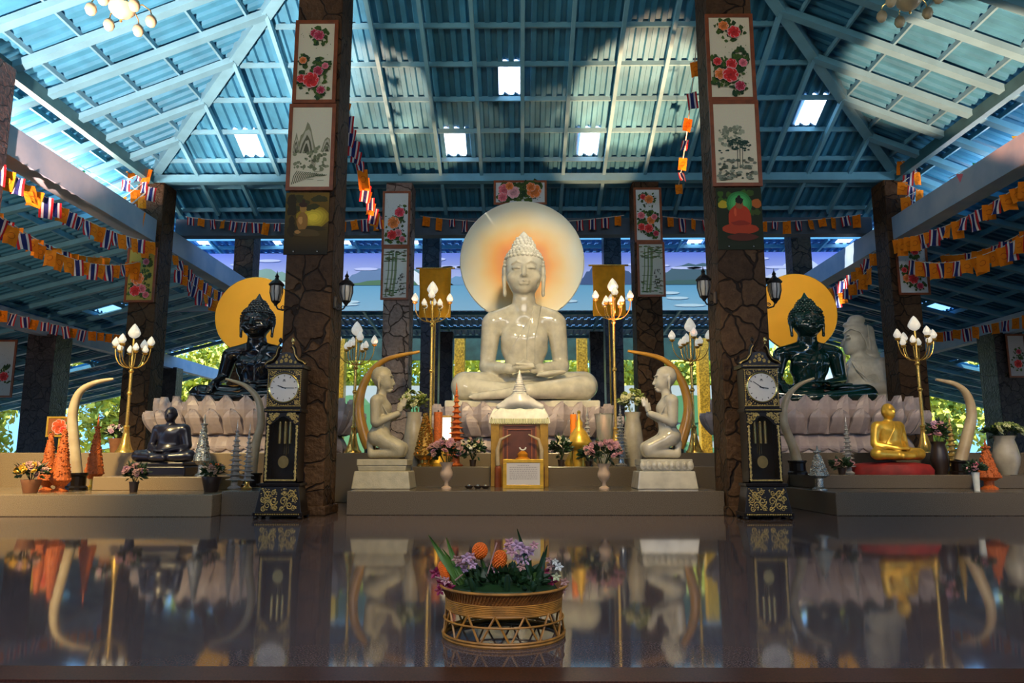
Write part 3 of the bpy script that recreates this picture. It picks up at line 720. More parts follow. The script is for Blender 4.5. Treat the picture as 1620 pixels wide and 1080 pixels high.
    # arms
    if mudra == 'dhyana':
        for s in (-1, 1):
            p += [cap_((s*.66, .08, 1.52), (s*.74, .10, .74), .20, .155, .08), cap_((s*.74, .08, .68), (s*.30, -.44, .60), .155, .09, .06),
                  cap_((s*.30, -.44, .60), (s*.16, -.50, .585), .085, .07, .04)]
        for i in range(4):
            p.append(cap_((-.14, -.44 - .045*i, .60), (.24 - .03*abs(i-1), -.50 - .04*i, .585 + .01*i), .036, .022, .016))
            p.append(cap_((.14, -.46 - .045*i, .655), (-.22 + .03*abs(i-1), -.52 - .04*i, .64 + .01*i), .036, .022, .016))
        p += [ell((-.06, -.52, .60), (.16, .12, .045), .03), ell((.06, -.54, .655), (.15, .11, .04), .03),
              cap_((.16, -.50, .68), (.02, -.60, .735), .034, .022, .02), cap_((-.16, -.50, .66), (-.01, -.60, .735), .034, .022, .02)]
    else:                                          # one hand reaching over the knee
        p += [cap_((-.66, .08, 1.52), (-.80, .08, .82), .19, .145, .08), cap_((-.80, .06, .80), (-.84, -.42, .58), .135, .085, .05),
              ell((-.84, -.52, .52), (.09, .13, .05), .03, (.5, 0, 0))]
        for i in range(4): p.append(cap_((-.77 - .045*i, -.58, .50), (-.76 - .05*i, -.68, .26 + .02*abs(i-1.5)), .03, .02, .014))
        p.append(cap_((-.76, -.50, .52), (-.67, -.58, .40), .03, .022, .015))
        p += [cap_((.66, .08, 1.52), (.76, .10, .78), .19, .15, .08), cap_((.76, .08, .72), (.26, -.44, .60), .145, .085, .05),
              ell((.08, -.50, .60), (.17, .11, .045), .03)]
        for i in range(4): p.append(cap_((.10, -.43 - .045*i, .61), (-.18 + .02*i, -.47 - .04*i, .60), .034, .022, .016))
        p.append(cap_((.16, -.48, .63), (.03, -.60, .68), .034, .022, .02))
    return p
def torso_only():
    return [ell((0, .10, .62), (.36, .25, .38), .12), ell((0, .08, 1.08), (.47, .28, .42), .14), ell((0, .12, .36), (.46, .36, .30), .10),
            ell((.22, -.06, 1.25), (.24, .16, .20), .12), ell((-.22, -.06, 1.25), (.24, .16, .20), .12),
            cap_((-.62, .08, 1.56), (.62, .08, 1.56), .18, .18, .14), ell((0, .10, 1.62), (.42, .2, .18), .14),
            cap_((-.56, .08, 1.64), (-.05, .10, 1.84), .15, .15, .10), cap_((.56, .08, 1.64), (.05, .10, 1.84), .15, .15, .10)]
def robe_post(lo_, hi_, off, zcut):
    def g(f, X, Y, Z):
        line = X - (.10 + .5*(Z - 1.1)*0.0)
        cx = .13 + .20*np.clip(Z - 1.15, 0, 1)          # the strip leans towards the shoulder
        a = np.maximum(f - off, np.maximum(lo_ - (X - cx), (X - cx) - hi_))
        return np.maximum(np.maximum(a, zcut - Z), (Z - 1.86))
    return g
def robe_edge(off):
    def g(f, X, Y, Z):
        d = (-.30 + .62*(Z - .95)) - X                   # robe lies to the viewer's right of this slanting line
        return np.maximum(np.maximum(f - off, d), np.maximum(.45 - Z, Z - 1.86))
    return g
def buddha(name, label, loc, m, mudra, scale=(1, 1, 1), h=.022, detail=True, rz=0):
    t = thing(name, label, 'statue', loc, rz); t.scale = scale
    body('body', buddha_prims(mudra), h, m, t, smooth_it=1)
    body('robe', torso_only(), h, m, t, post=robe_edge(.012), smooth_it=1)
    body('sash', torso_only(), h, m, t, post=robe_post(-.085, .085, .034, .60), smooth_it=1)
    mb = MB(); c = (0, .03, 2.46)
    pr = [(.345*math.sin(a), .40*math.cos(a)) for a in [PI*.5*i/8 for i in range(8, -1, -1)]]
    mb.lathe([(max(r, .001), z) for r, z in pr], 24, (0, .035, 2.50), 1, 1.02)
    curls(mb, (0, .035, 2.50), .345, .352, .40, 2.62, 11, .036)
    mb.lathe([(.20, 0), (.19, .08), (.14, .18), (.09, .25)], 16, (0, .05, 2.82))
    for k, (q, z) in enumerate(((.20, 2.85), (.185, 2.91), (.155, 2.97), (.12, 3.03))):
        m_ = max(6, int(2*PI*q/.07))
        for j in range(m_): mb.ball((q*math.cos(2*PI*(j + .5*k)/m_), .05 + q*math.sin(2*PI*(j + .5*k)/m_), z), .036, 7, 5)
    mb.lathe([(.095, 3.04), (.09, 3.09), (.06, 3.13), (.01, 3.18 if mudra == 'dhyana' else 3.26)], 12, (0, .05, 0))
    mb.v = [hk(v) for v in mb.v]
    mb.build('hair', m, t, smooth=True)
    return t

# lotus pedestals --------------------------------------------------------------
def petal_mesh(wd, ht, out, m, name='petal'):
    """folded stone petal with a raised spine and a tip that leans out; origin at its foot"""
    mb = MB(); n = 8; vs = []; rows_ = []
    for i in range(n + 1):
        t = i/n; hw = wd/2*(math.sin(PI*min(1, .35 + .62*t))**.7 if t < .55 else max(0.0, math.cos((t - .55)/.45*PI/2))**.8*1.0)
        if i == n: hw = .004
        y = -out*math.sin(t*PI*.62) ; z = ht*t
        for s_, dy in ((-1, .05), (-.5, .015), (0, -.035), (.5, .015), (1, .05)):
            vs.append((hw*s_, y + dy, z))
    for i in range(n):
        for j in range(4): a = i*5 + j; vs_ = (a, a + 1, a + 6, a + 5); rows_.append(vs_)
    b = len(vs); vs += [(x, y + .06, z) for x, y, z in vs]
    rows_ += [(b + a, b + d, b + c, b + b_) for (a, b_, c, d) in rows_[:]]
    for i in range(n):
        rows_ += [(i*5, (i+1)*5, b + (i+1)*5, b + i*5), (i*5 + 4, b + i*5 + 4, b + (i+1)*5 + 4, (i+1)*5 + 4)]
    mb.add(vs, rows_)
    return mb.build(name, m)
def pedestal(label, loc, hw, hd, z_mid, z_top, n=26, slab=None):
    t = thing('lotus_pedestal', label, 'pedestal', loc)
    mb = MB(); mb.lathe([(.90, 0), (.86, z_mid*.8), (.80, z_mid), (.90, z_mid + .1), (1.0, z_top - .12), (1.0, z_top)], 48, (0, 0, 0), hw, hd)
    mb.build('core', M_lotus, t, smooth=False)
    if slab:
        mb = MB(); mb.box(-slab[0], slab[0], -slab[1], slab[1], z_top, z_top + slab[2]); mb.build('slab', M_marble, t, bevel=.03)
    per = 2*PI*math.sqrt((hw*hw + hd*hd)/2); wd = per/n*1.08
    up = petal_mesh(wd, (z_top - z_mid)*1.18, .16, M_lotus); dn = petal_mesh(wd*1.0, z_mid*.97, .13, M_lotus)
    up2 = petal_mesh(wd*.8, (z_top - z_mid)*.72, .22, M_lotus)
    # even spacing along the ellipse
    ang = []; acc = 0; pts = [(hw*math.cos(2*PI*i/720), hd*math.sin(2*PI*i/720)) for i in range(721)]
    seg = [0]
    for i in range(720): seg.append(seg[-1] + math.dist(pts[i], pts[i+1]))
    def atl(s_):
        s_ %= seg[-1]; i = next(k for k in range(720) if seg[k+1] >= s_); return 2*PI*(i + .5)/720
    first = True
    for kind, src, off, z, rot, R in (('u', up, 0, z_mid, 0, .93), ('m', up2, .5, z_mid + .02, 0, 1.0), ('d', dn, .5, z_mid*1.0, 1, .86)):
        for i in range(n):
            a = atl((i + off)/n*seg[-1])
            x, y = hw*R*math.cos(a), hd*R*math.sin(a)
            if y > hd*.35: continue                      # the back rests against the wall side, out of sight
            nrm = math.atan2(math.cos(a)/hw, -math.sin(a)/hd)
            rz = nrm
            c = src.copy(); COL.objects.link(c); c.parent = t; c.name = 'petal'
            c.location = (x, y, z)
            c.rotation_euler = (0 if not rot else 0, 0, rz)
            if rot: c.scale = (1, 1, -1)
    for o in (up, dn, up2): bpy.data.objects.remove(o)
    return t

YB = 14.4
pedestal('wide pink stone lotus pedestal under the large white Buddha', (-.02, YB, Z3), 1.74, 1.10, .30, .84, 24, slab=(1.45, .75, .14))
B1 = buddha('buddha_statue', 'large glossy white marble Buddha seated in meditation in front of the pale disc', (0.02, YB - .05, Z3 + .98), M_marble, 'dhyana', (.985, 1, 1.035), h=.0165)
pedestal('pink stone lotus pedestal on the left under the black Buddha', (-5.42, 14.9, Z3), 1.98, 1.1, .36, .98, 26)
buddha('buddha_statue', 'black stone Buddha seated on the left lotus pedestal before an orange disc', (-5.45, 14.75, Z3 + .99), M_black, 'bhumi', (.82, .8, .66), h=.028)
pedestal('pink stone lotus pedestal on the right under the dark green Buddha', (5.85, 14.9, Z3), 2.02, 1.1, .36, .98, 26)
buddha('buddha_statue', 'dark green jade Buddha seated on the right lotus pedestal before an orange disc', (5.78, 14.75, Z3 + .99), M_jade, 'bhumi', (.82, .8, .66), h=.028)

# halo discs --------------------------------------------------------------------
def disc(label, c, r, m, thick=.07, foot=None, rays=False):
    t = thing('halo_disc', label, 'disc', (c[0], c[1], c[2]))
    mb = MB(); n = 72
    mb.prism([(r*math.cos(2*PI*i/n), r*math.sin(2*PI*i/n)) for i in range(n)], 0, thick); mb.build('panel', m, t)
    mb = MB(); mb.tube([(r*math.cos(2*PI*i/n), thick/2, r*math.sin(2*PI*i/n)) for i in range(n + 1)], .02, 6, False); mb.build('rim', M_gold if not rays else M_white, t)
    mb = MB(); mb.box(-.05, .05, thick, thick + .08, -(c[2] - Z3), 0); mb.build('support_post', M_iron, t)
    return t
def halo_paint():
    """painted disc: pale cream edge with a ring of orange brushed on around the middle, radial"""
    m = bpy.data.materials.new('painted_pale_disc'); m.use_nodes = True; nt = m.node_tree; b = nt.nodes['Principled BSDF']; N = nt.nodes.new; L = nt.links.new
    tc = N('ShaderNodeTexCoord'); mp = N('ShaderNodeMapping'); mp.inputs['Location'].default_value = (-.02, 0, .12)
    ln = N('ShaderNodeVectorMath'); ln.operation = 'LENGTH'
    nz = N('ShaderNodeTexNoise'); nz.inputs['Scale'].default_value = 1.3; ad = N('ShaderNodeMath'); ad.operation = 'MULTIPLY_ADD'; ad.inputs[1].default_value = .30
    L(tc.outputs['Object'], mp.inputs[0]); L(mp.outputs[0], ln.inputs[0]); L(tc.outputs['Object'], nz.inputs['Vector'])
    sc1 = N('ShaderNodeMath'); sc1.operation = 'MULTIPLY'; sc1.inputs[1].default_value = .62
    L(nz.outputs['Fac'], ad.inputs[0]); L(ln.outputs['Value'], sc1.inputs[0]); L(sc1.outputs[0], ad.inputs[2])
    r = N('ShaderNodeValToRGB'); e = r.color_ramp.elements
    e[0].position = .40; e[0].color = (.80, .20, .02, 1); e[1].position = .97; e[1].color = (.76, .72, .56, 1)
    x = e.new(.56); x.color = (.85, .36, .06, 1); x = e.new(.74); x.color = (.80, .56, .24, 1)
    L(ad.outputs[0], r.inputs['Fac']); L(r.outputs['Color'], b.inputs['Base Color']); b.inputs['Roughness'].default_value = .5
    return m
hD = 15.9
c = P(826, 412, hD); disc('large pale round disc with an orange glow painted behind the white Buddha head', (c.x, hD, c.z), 98*S(hD)*1.005, halo_paint(), rays=True)
hD = 16.12
c = P(402, 499, hD); disc('flat orange round disc behind the black Buddha on the left', (c.x, hD, c.z), 62*S(hD), M_halo)
c = P(1262, 494, hD); disc('flat orange round disc behind the dark green Buddha on the right', (c.x, hD, c.z), 62*S(hD), M_halo)

# kneeling worshippers (modelled facing +x) ------------------------------------------
def kneeler(name, label, loc, flip, m, lotus):
    t = thing(name, label, 'statue', loc); s = -1 if flip else 1
    u = .00209; L = lambda x, z, y=0.0: (s*(290 - x)*u, y, (812 - z)*u)
    p = []
    # torso, pelvis, buttocks on the heels
    p += [ell(L(335, 655), (.155, .20, .125), .06), ell(L(325, 572), (.125, .165, .14), .07), ell(L(325, 478), (.145, .19, .145), .08),
          cap_(L(338, 425, -.165), L(338, 425, .165), .085, .085, .06), cap_(L(332, 400), L(325, 345), .075, .070, .03),
          ell(L(322, 272), (.140, .128, .142), .03), ell(L(296, 312), (.098, .098, .092), .04),
          cap_(L(258, 268), L(243, 310), .010, .020, .014), ell(L(254, 337), (.020, .034, .010), .010), ell(L(258, 348), (.018, .03, .009), .008), ell(L(276, 358), (.036, .045, .024), .03),
          ell(L(259, 258, -.05), (.024, .04, .010), .012), ell(L(259, 258, .05), (.024, .04, .010), .012),
          ell(L(253, 275, -.06), (.02, .034, .014), .01, sign=-1), ell(L(253, 275, .06), (.02, .034, .014), .01, sign=-1)]
    for q in (-1, 1):
        p += [ell(L(338, 285, q*.13), (.030, .016, .055), .012), cap_(L(338, 310, q*.126), L(336, 350, q*.118), .017, .014, .01)]
        p += [cap_(L(345, 668, q*.10), L(190, 738, q*.125), .118, .092, .05), cap_(L(190, 765, q*.12), L(372, 778, q*.10), .076, .055, .03),
              cap_(L(380, 775, q*.09), L(392, 705, q*.085), .045, .038, .03), ell(L(392, 712, q*.085), (.036, .045, .055), .02)]
        p += [cap_(L(348, 432, q*.20), L(345, 568, q*.215), .078, .066, .03), cap_(L(342, 572, q*.205), L(212, 512, q*.06), .064, .042, .02),
              ell(L(196, 468, q*.021), (.036, .020, .07), .008)]
        for i in range(4): p.append(cap_(L(200 - 10*i, 460, q*.018), L(190 - 11*i if i else 194, 410 - (7 if i in (1, 2) else 0), q*.010), .0145, .0105, .004))
        p.append(cap_(L(214, 485, q*.024), L(210, 440, q*.014), .015, .012, .005))
    body('body', p, .0105, m, t, smooth_it=1)
    mb = MB()                                          # hair cap
    c0 = L(330, 262)
    mb.lathe([(.001, .165), (.07, .150), (.12, .110), (.146, .04), (.148, -.02), (.12, -.06)][::-1], 20, (c0[0], 0, c0[2] - .01), 1.0, .92)
    mb.build('hair', m, t, smooth=True)
    mb = MB()                                          # wrapped skirt hem and shawl fold over shoulder
    mb.tube([L(372, 418, -.05), L(318, 432, -.20), L(272, 510, -.16), L(300, 600, -.15)], [.012]*4, 6)
    mb.tube([L(372, 418, .05), L(318, 432, .20), L(272, 510, .16), L(300, 600, .15)], [.012]*4, 6); mb.build('robe_fold', m, t, smooth=True)
    return t
def carved_base(label, loc, wd, dp, ht, m, lotus):
    t = thing('stone_base', label, 'statue base', loc); mb = MB()
    a, b = wd/2, dp/2
    def frus(z0, z1, k0, k1):
        mb.add([(x*a*k, y*b*k, z) for z, k in ((z0, k0), (z1, k1)) for y in (-1, 1) for x in (-1, 1)], [(0, 2, 3, 1), (4, 5, 7, 6), (0, 1, 5, 4), (2, 6, 7, 3), (0, 4, 6, 2), (1, 3, 7, 5)])
    frus(0, ht*.6, 1, .92); mb.build('plinth', m, t, bevel=.015); mb = MB()
    frus(ht*.6, ht*.78, .80, .84); frus(ht*.78, ht, .86, .86); mb.build('top_tier', m, t, bevel=.012)
    if lotus:
        for i in range(9):
            mb = MB(); cx = -a*.78 + i*a*1.56/8; z0 = ht*.66
            mb.ball((cx, -b*.86, z0 + .05), .05, 10, 8, (.9, .35, 1.25)); mb.ball((cx, -b*.86 - .012, z0 + .055), .028, 8, 6, (.9, .5, 1.2)); mb.build('carved_petal', m, t, smooth=True)
    return t
KD = 10.35
xl = XA(612, KD); xr = XA(1046, KD)
carved_base('rough pale stone block under the left kneeling worshipper', (xl, KD, Z1), .80, .62, .40, M_marble_matte, False)
kneeler('kneeling_statue', 'matt grey-white kneeling worshipper statue at left with joined hands, facing right', (xl - .0, KD, Z1 + .40), False, M_marble_matte, 0)
carved_base('cream stone base with carved lotus petals under the right kneeling worshipper', (xr, KD, Z1), .82, .62, .40, M_marble, True)
kneeler('kneeling_statue', 'glossy cream kneeling worshipper statue at right with joined hands, facing left', (xr + .0, KD, Z1 + .40), True, M_marble, 1)

# hooded white statue on the right, turned to the left ------------------------------------
def hooded():
    t = thing('hooded_statue', 'large grey-white hooded statue behind the green Buddha, face turned left, one hand raised', 'statue', (0, 0, 0))
    D = 17.6; s = S(D)/6*1.0                        # metres per zoomed pixel of the side view
    o = P(1393, 660, D); t.location = (o.x, D, Z3)
    zz = o.z - Z3
    L = lambda x, z, y=0.0: ((x - 850)*s/1.0 - .25, y, (1080 - z)*s + zz)
    p = [ell(L(765, 385), (.27, .25, .31), .04), ell(L(718, 435), (.16, .18, .15), .05), ell(L(790, 285), (.31, .27, .20), .05), ell(L(790, 170), (.20, .2, .13), .03), ell(L(760, 215), (.24, .22, .10), .04),
         cap_(L(655, 350), L(640, 408, -.0), .022, .045, .02), ell(L(672, 436, 0), (.05, .07, .018), .012), ell(L(676, 452, 0), (.045, .06, .016), .012), ell(L(690, 480), (.07, .09, .05), .03),
         ell(L(672, 352, -.15), (.06, .08, .025), .02), ell(L(664, 378, -.15), (.05, .09, .02), .01, sign=-1), ell(L(672, 325, -.14), (.05, .08, .012), .015),
         cap_(L(890, 270), L(895, 440), .14, .16, .05), cap_(L(905, 450), L(985, 600), .15, .07, .05),
         cap_(L(780, 480), L(800, 560), .16, .22, .05), ell(L(770, 660), (.33, .44, .34), .10), ell(L(880, 680), (.40, .55, .40), .12), ell(L(830, 850), (.46, .56, .42), .12),
         ell(L(880, 960), (.62, .85, .34), .12), cap_(L(925, 620, -.42), L(965, 830, -.58), .2, .2, .06), cap_(L(955, 830, -.58), L(700, 850, -.78), .18, .11, .05),
         cap_(L(700, 660, .40), L(620, 800, .35), .15, .12, .05), cap_(L(620, 800, .3), L(585, 690, -.3), .10, .08, .03), ell(L(580, 640, -.32), (.08, .07, .12), .03),
         cap_(L(560, 620, -.36), L(548, 530, -.38), .034, .024, .01), cap_(L(580, 610, -.33), L(578, 512, -.35), .034, .024, .01), cap_(L(600, 620, -.30), L(602, 520, -.32), .034, .024, .01), cap_(L(545, 640, -.38), L(530, 575, -.4), .03, .022, .01),
         cap_(L(610, 650, -.28), L(632, 600, -.3), .03, .024, .01),
         cap_(L(880, 1000, 0), L(520, 1000, -.5), .3, .24, .1), cap_(L(900, 1000, -.2), L(1120, 1010, -.6), .3, .24, .1)]
    body('body', p, .022, M_guan, t, smooth_it=1)
    mb = MB()                                          # crown band, hood edge and drapery folds
    mb.tube([L(640, 300, -.10), L(690, 262, -.22), L(770, 300, -.275), L(820, 380, -.25), L(840, 460, -.22)], .016, 6)
    mb.tube([L(850, 230, -.24), L(850, 340, -.27), L(860, 470, -.25)], .014, 6)
    mb.build('hood_edge', M_guan, t, smooth=True)
    for i in range(7):
        mb = MB(); a = i*26
        mb.tube([L(660 + a*.4, 570 + a*.3, -.34 - .01*i), L(680 + a*.5, 650 + a*.7, -.44), L(740 + a*.5, 720 + a*.5, -.51), L(850 + a*.2, 700 + a*.3, -.50)], .02, 6)
        mb.build('drapery_fold', M_guan, t, smooth=True)
    return t
hooded()

# seated monks ----------------------------------------------------------------------------
def monk_prims(k=0):
    p = [ell((0, .03, .16), (.30, .24, .16), .06), ell((0, .03, .36), (.23, .17, .26), .08), ell((0, .02, .54), (.26, .17, .17), .08), cap_((-.25, .02, .62), (.25, .02, .62), .085, .085, .07),
         cap_((0, .02, .68), (0, -.01, .80), .075, .07, .04), ell((0, -.01, .90), (.112, .125, .145), .02), ell((0, -.05, .83), (.085, .085, .08), .03),
         cap_((0, -.125, .92), (0, -.15, .865), .012, .019, .012), ell((0, -.125, .825), (.036, .02, .011), .01), ell((.045, -.115, .93), (.04, .02, .012), .01), ell((-.045, -.115, .93), (.04, .02, .012), .01)]
    for s in (-1, 1):
        p += [ell((s*.118, 0, .89), (.014, .03, .045), .01), cap_((s*.29, .03, .60), (s*.36, .02, .30), .085, .07, .05), cap_((s*.36, .0, .28), (s*.10, -.27, .20), .068, .045, .03),
              cap_((s*.18, .05, .12), (s*.52, -.16, .11), .13, .11, .06), cap_((s*.50, -.18, .10), (-s*.12, -.36, .07), .095, .06, .04), ell((s*.04, -.30, .20), (.09, .06, .028), .02)]
        for i in range(4): p.append(cap_((s*.06, -.27 - .02*i, .205 + .01*s), (-s*.09, -.285 - .02*i, .20 + .01*s), .014, .010, .006))
    return p
def monk(name, label, loc, m, scale, rz, robe=True):
    t = thing(name, label, 'statue', loc, rz); t.scale = (scale,)*3
    body('body', monk_prims(), .014, m, t, smooth_it=1)
    def post(f, X, Y, Z):
        return np.maximum(np.maximum(f - .012, (-.14 + .55*(Z - .40)) - X), np.maximum(.14 - Z, Z - .72))
    body('robe', monk_prims()[:4] + [cap_((.29, .03, .60), (.36, .02, .30), .085, .07, .05)], .014, m, t, post=post, smooth_it=1)
    return t
mD = 10.75
xm = XA(268, mD)
mb = MB(); mb.box(-.42, .42, -.34, .34, 0, .14); mb.box(-.38, .38, -.31, .31, .14, .2)
o = mb.build('statue_plinth', M_bronze, bevel=.02); o.location = (xm, mD + .06, .46); tag(o, 'black plinth under the dark seated monk statue on the left', 'plinth')
monk('monk_statue', 'blue-black bronze statue of a seated monk on a black plinth at left', (xm + .04, mD, .665), M_bronze, .76, -.10)
gD = 11.1
xg = XA(1402, gD)
mb = MB(); n = 30
mb.lathe([(1.0, 0), (1.02, .06), (.92, .14), (.6, .17), (.01, .18)], 36, (0, 0, 0), .60, .40, 9, .04)
o = mb.build('cushion', M_red, smooth=True); o.location = (xg, gD, .48); tag(o, 'dark red cloth-covered cushion under the golden monk statue', 'cushion')
monk('monk_statue', 'golden statue of a seated monk on dark red cloth at right', (xg, gD - .02, .69), M_goldp, .80, math.radians(22))

# ================================================================== LAMP POSTS WITH LOTUS-BUD SHADES
def bud(mb, r, h):
    mb.lathe([(.25*r, 0), (.72*r, .12*h), (1.0*r, .30*h), (.98*r, .42*h), (.70*r, .65*h), (.38*r, .85*h), (.02*r, h)], 14, ripple=7, ramp=.06)
def lamp_post(label, x, y, z0, ht, m, lean=0):
    t = thing('lamp_post', label, 'lamp', (x, y, z0)); t.rotation_euler = (0, 0, rnd.uniform(-.3, .3))
    hp = ht - .32
    mb = MB(); mb.lathe([(.15, 0), (.15, .03), (.12, .06), (.085, .16), (.055, .30), (.042, .42), (.055, .44), (.04, .47)], 20); mb.build('base', m, t, smooth=True)
    mb = MB(); mb.tube([(0, 0, .45), (0, 0, hp - .55)], .026, 10); mb.lathe([(.026, 0), (.04, .02), (.04, .05), (.026, .07)], 12, (0, 0, (hp)*.5)); mb.lathe([(.026, 0), (.045, .03), (.03, .06), (.045, .10), (.02, .14)], 12, (0, 0, hp - .60))
    mb.tube([(0, 0, hp - .5), (0, 0, hp)], .02, 8); mb.build('pole', m, t, smooth=True)
    mbb = MB(); bud(mbb, .098, .26); cb = mbb.build('bud_shade', M_pearl, t, smooth=True); cb.location = (0, 0, hp + .01)
    src = None; srcc = None; arm = None
    for i in range(8):
        a = 2*PI*i/8 + .2; R = .32 if i % 2 == 0 else .20; zz = hp - .14 - (.0 if i % 2 == 0 else .10)
        ca_, sa_ = math.cos(a), math.sin(a)
        mb = MB(); pts = []
        for k in range(9):
            q = k/8; pts.append((R*math.sin(q*PI/2)*1.0, 0, hp - .50 + (zz - hp + .46)*(1 - math.cos(q*PI/2)) - .03*math.sin(q*PI)))
        mb.tube(pts, .009, 6); mb.lathe([(.018, -.03), (.05, 0), (.05, .012), (.02, .015)], 10, (R, 0, zz))
        ar = mb.build('arm', m, t, smooth=True); ar.rotation_euler = (0, 0, a)
        mb = MB(); bud(mb, .062 if i % 2 == 0 else .05, .17 if i % 2 == 0 else .14); b = mb.build('bud_shade', M_pearl, ar, smooth=True); b.location = (R, 0, zz + .012)
    return t
lamp_post('gold lamp post with white bud shades, leftmost, beside the left ivory tusk', *P(197, 716, 12.5).xy, Z3, H(506, 12.5) - Z3, M_gold)
lamp_post('gold lamp post with white bud shades between the left clock and left gold tusk', *P(558, 716, 12.8).xy, Z3, H(503, 12.8) - Z3, M_gold)
lamp_post('tall gold lamp post with white bud shades in front of the left yellow banner', *P(680, 716, 13.3).xy, Z3, H(440, 13.3) - Z3, M_gold)
lamp_post('tall gold lamp post with white bud shades in front of the right yellow banner', *P(975, 716, 13.3).xy, Z3, H(436, 13.3) - Z3, M_gold)
lamp_post('gold lamp post with white bud shades between the right gold tusk and right clock', *P(1099, 716, 12.8).xy, Z3, H(498, 12.8) - Z3, M_gold)
lamp_post('gold lamp post with unlit bud shades, rightmost, beside the golden monk', *P(1464, 716, 12.5).xy, Z3, H(496, 12.5) - Z3, M_gold)

# ================================================================== TUSKS
def tusk(label, pix, D, rad, m, base=None, zb=None):
    pts = [P(a, b, D) for a, b in pix]
    if zb is not None: pts[0].z = zb + (base[2] if base else 0) - .01
    # smooth by Catmull-Rom
    q = []
    for i in range(len(pts) - 1):
        p0 = pts[max(i-1, 0)]; p1 = pts[i]; p2 = pts[i+1]; p3 = pts[min(i+2, len(pts)-1)]
        for k in range(6):
            t = k/6; q.append(.5*((2*p1) + (p2 - p0)*t + (2*p0 - 5*p1 + 4*p2 - p3)*t*t + (-p0 + 3*p1 - 3*p2 + p3)*t**3))
    q.append(pts[-1]); n = len(q)
    o0 = Vector((pts[0].x, D, zb if zb is not None else pts[0].z))
    t = thing('elephant_tusk', label, 'tusk', o0)
    mb = MB(); mb.tube([v - o0 for v in q], [rad*(1 - .78*(i/(n-1))**1.7) for i in range(n)], 14); mb.build('tusk', m, t, smooth=True)
    if base:
        mb = MB(); wd, dp, ht = base; mb.lathe([(1.0, 0), (1.0, .15*ht), (.82, .25*ht), (.82, .8*ht), (.95, .88*ht), (.95, ht)], 16, (0, 0, 0), wd/2, dp/2); mb.build('base', M_lacq, t, smooth=False)
    else:
        mb = MB(); mb.lathe([(rad*1.5, 0), (rad*1.5, .05), (rad*1.15, .09)], 16); mb.build('base', M_lacq, t)
    return t
tusk('tall ivory tusk on a dark base at far left, curving right', [(121, 752), (117, 700), (115, 655), (125, 622), (148, 606), (180, 599)], 10.45, .078, M_ivory, (.32, .3, .24), ZL)
tusk('ivory tusk curving left between the silver spires and the left clock', [(399, 752), (404, 705), (413, 668), (408, 632), (388, 610), (357, 599)], 10.9, .070, M_ivory, (.3, .3, .2), Z1)
tusk('large golden tusk arching over the left kneeling worshipper', [(590, 722), (577, 690), (568, 645), (578, 602), (608, 570), (664, 556)], 12.35, .098, M_tuskg, None, Z3)
tusk('large golden tusk arching over the right kneeling worshipper', [(1068, 722), (1080, 690), (1089, 645), (1077, 600), (1048, 568), (993, 555)], 12.35, .098, M_tuskg, None, Z3)
tusk('ivory tusk on a dark base beside the right clock, curving right', [(1262, 745), (1254, 705), (1240, 668), (1244, 632), (1262, 610), (1288, 598)], 10.9, .070, M_ivory, (.28, .28, .2), .48)
tusk('tall ivory tusk at far right in front of the sunlit trees', [(1520, 735), (1530, 690), (1537, 655), (1530, 625), (1512, 608), (1480, 600)], 11.0, .085, M_ivory, (.3, .3, .2), .48)
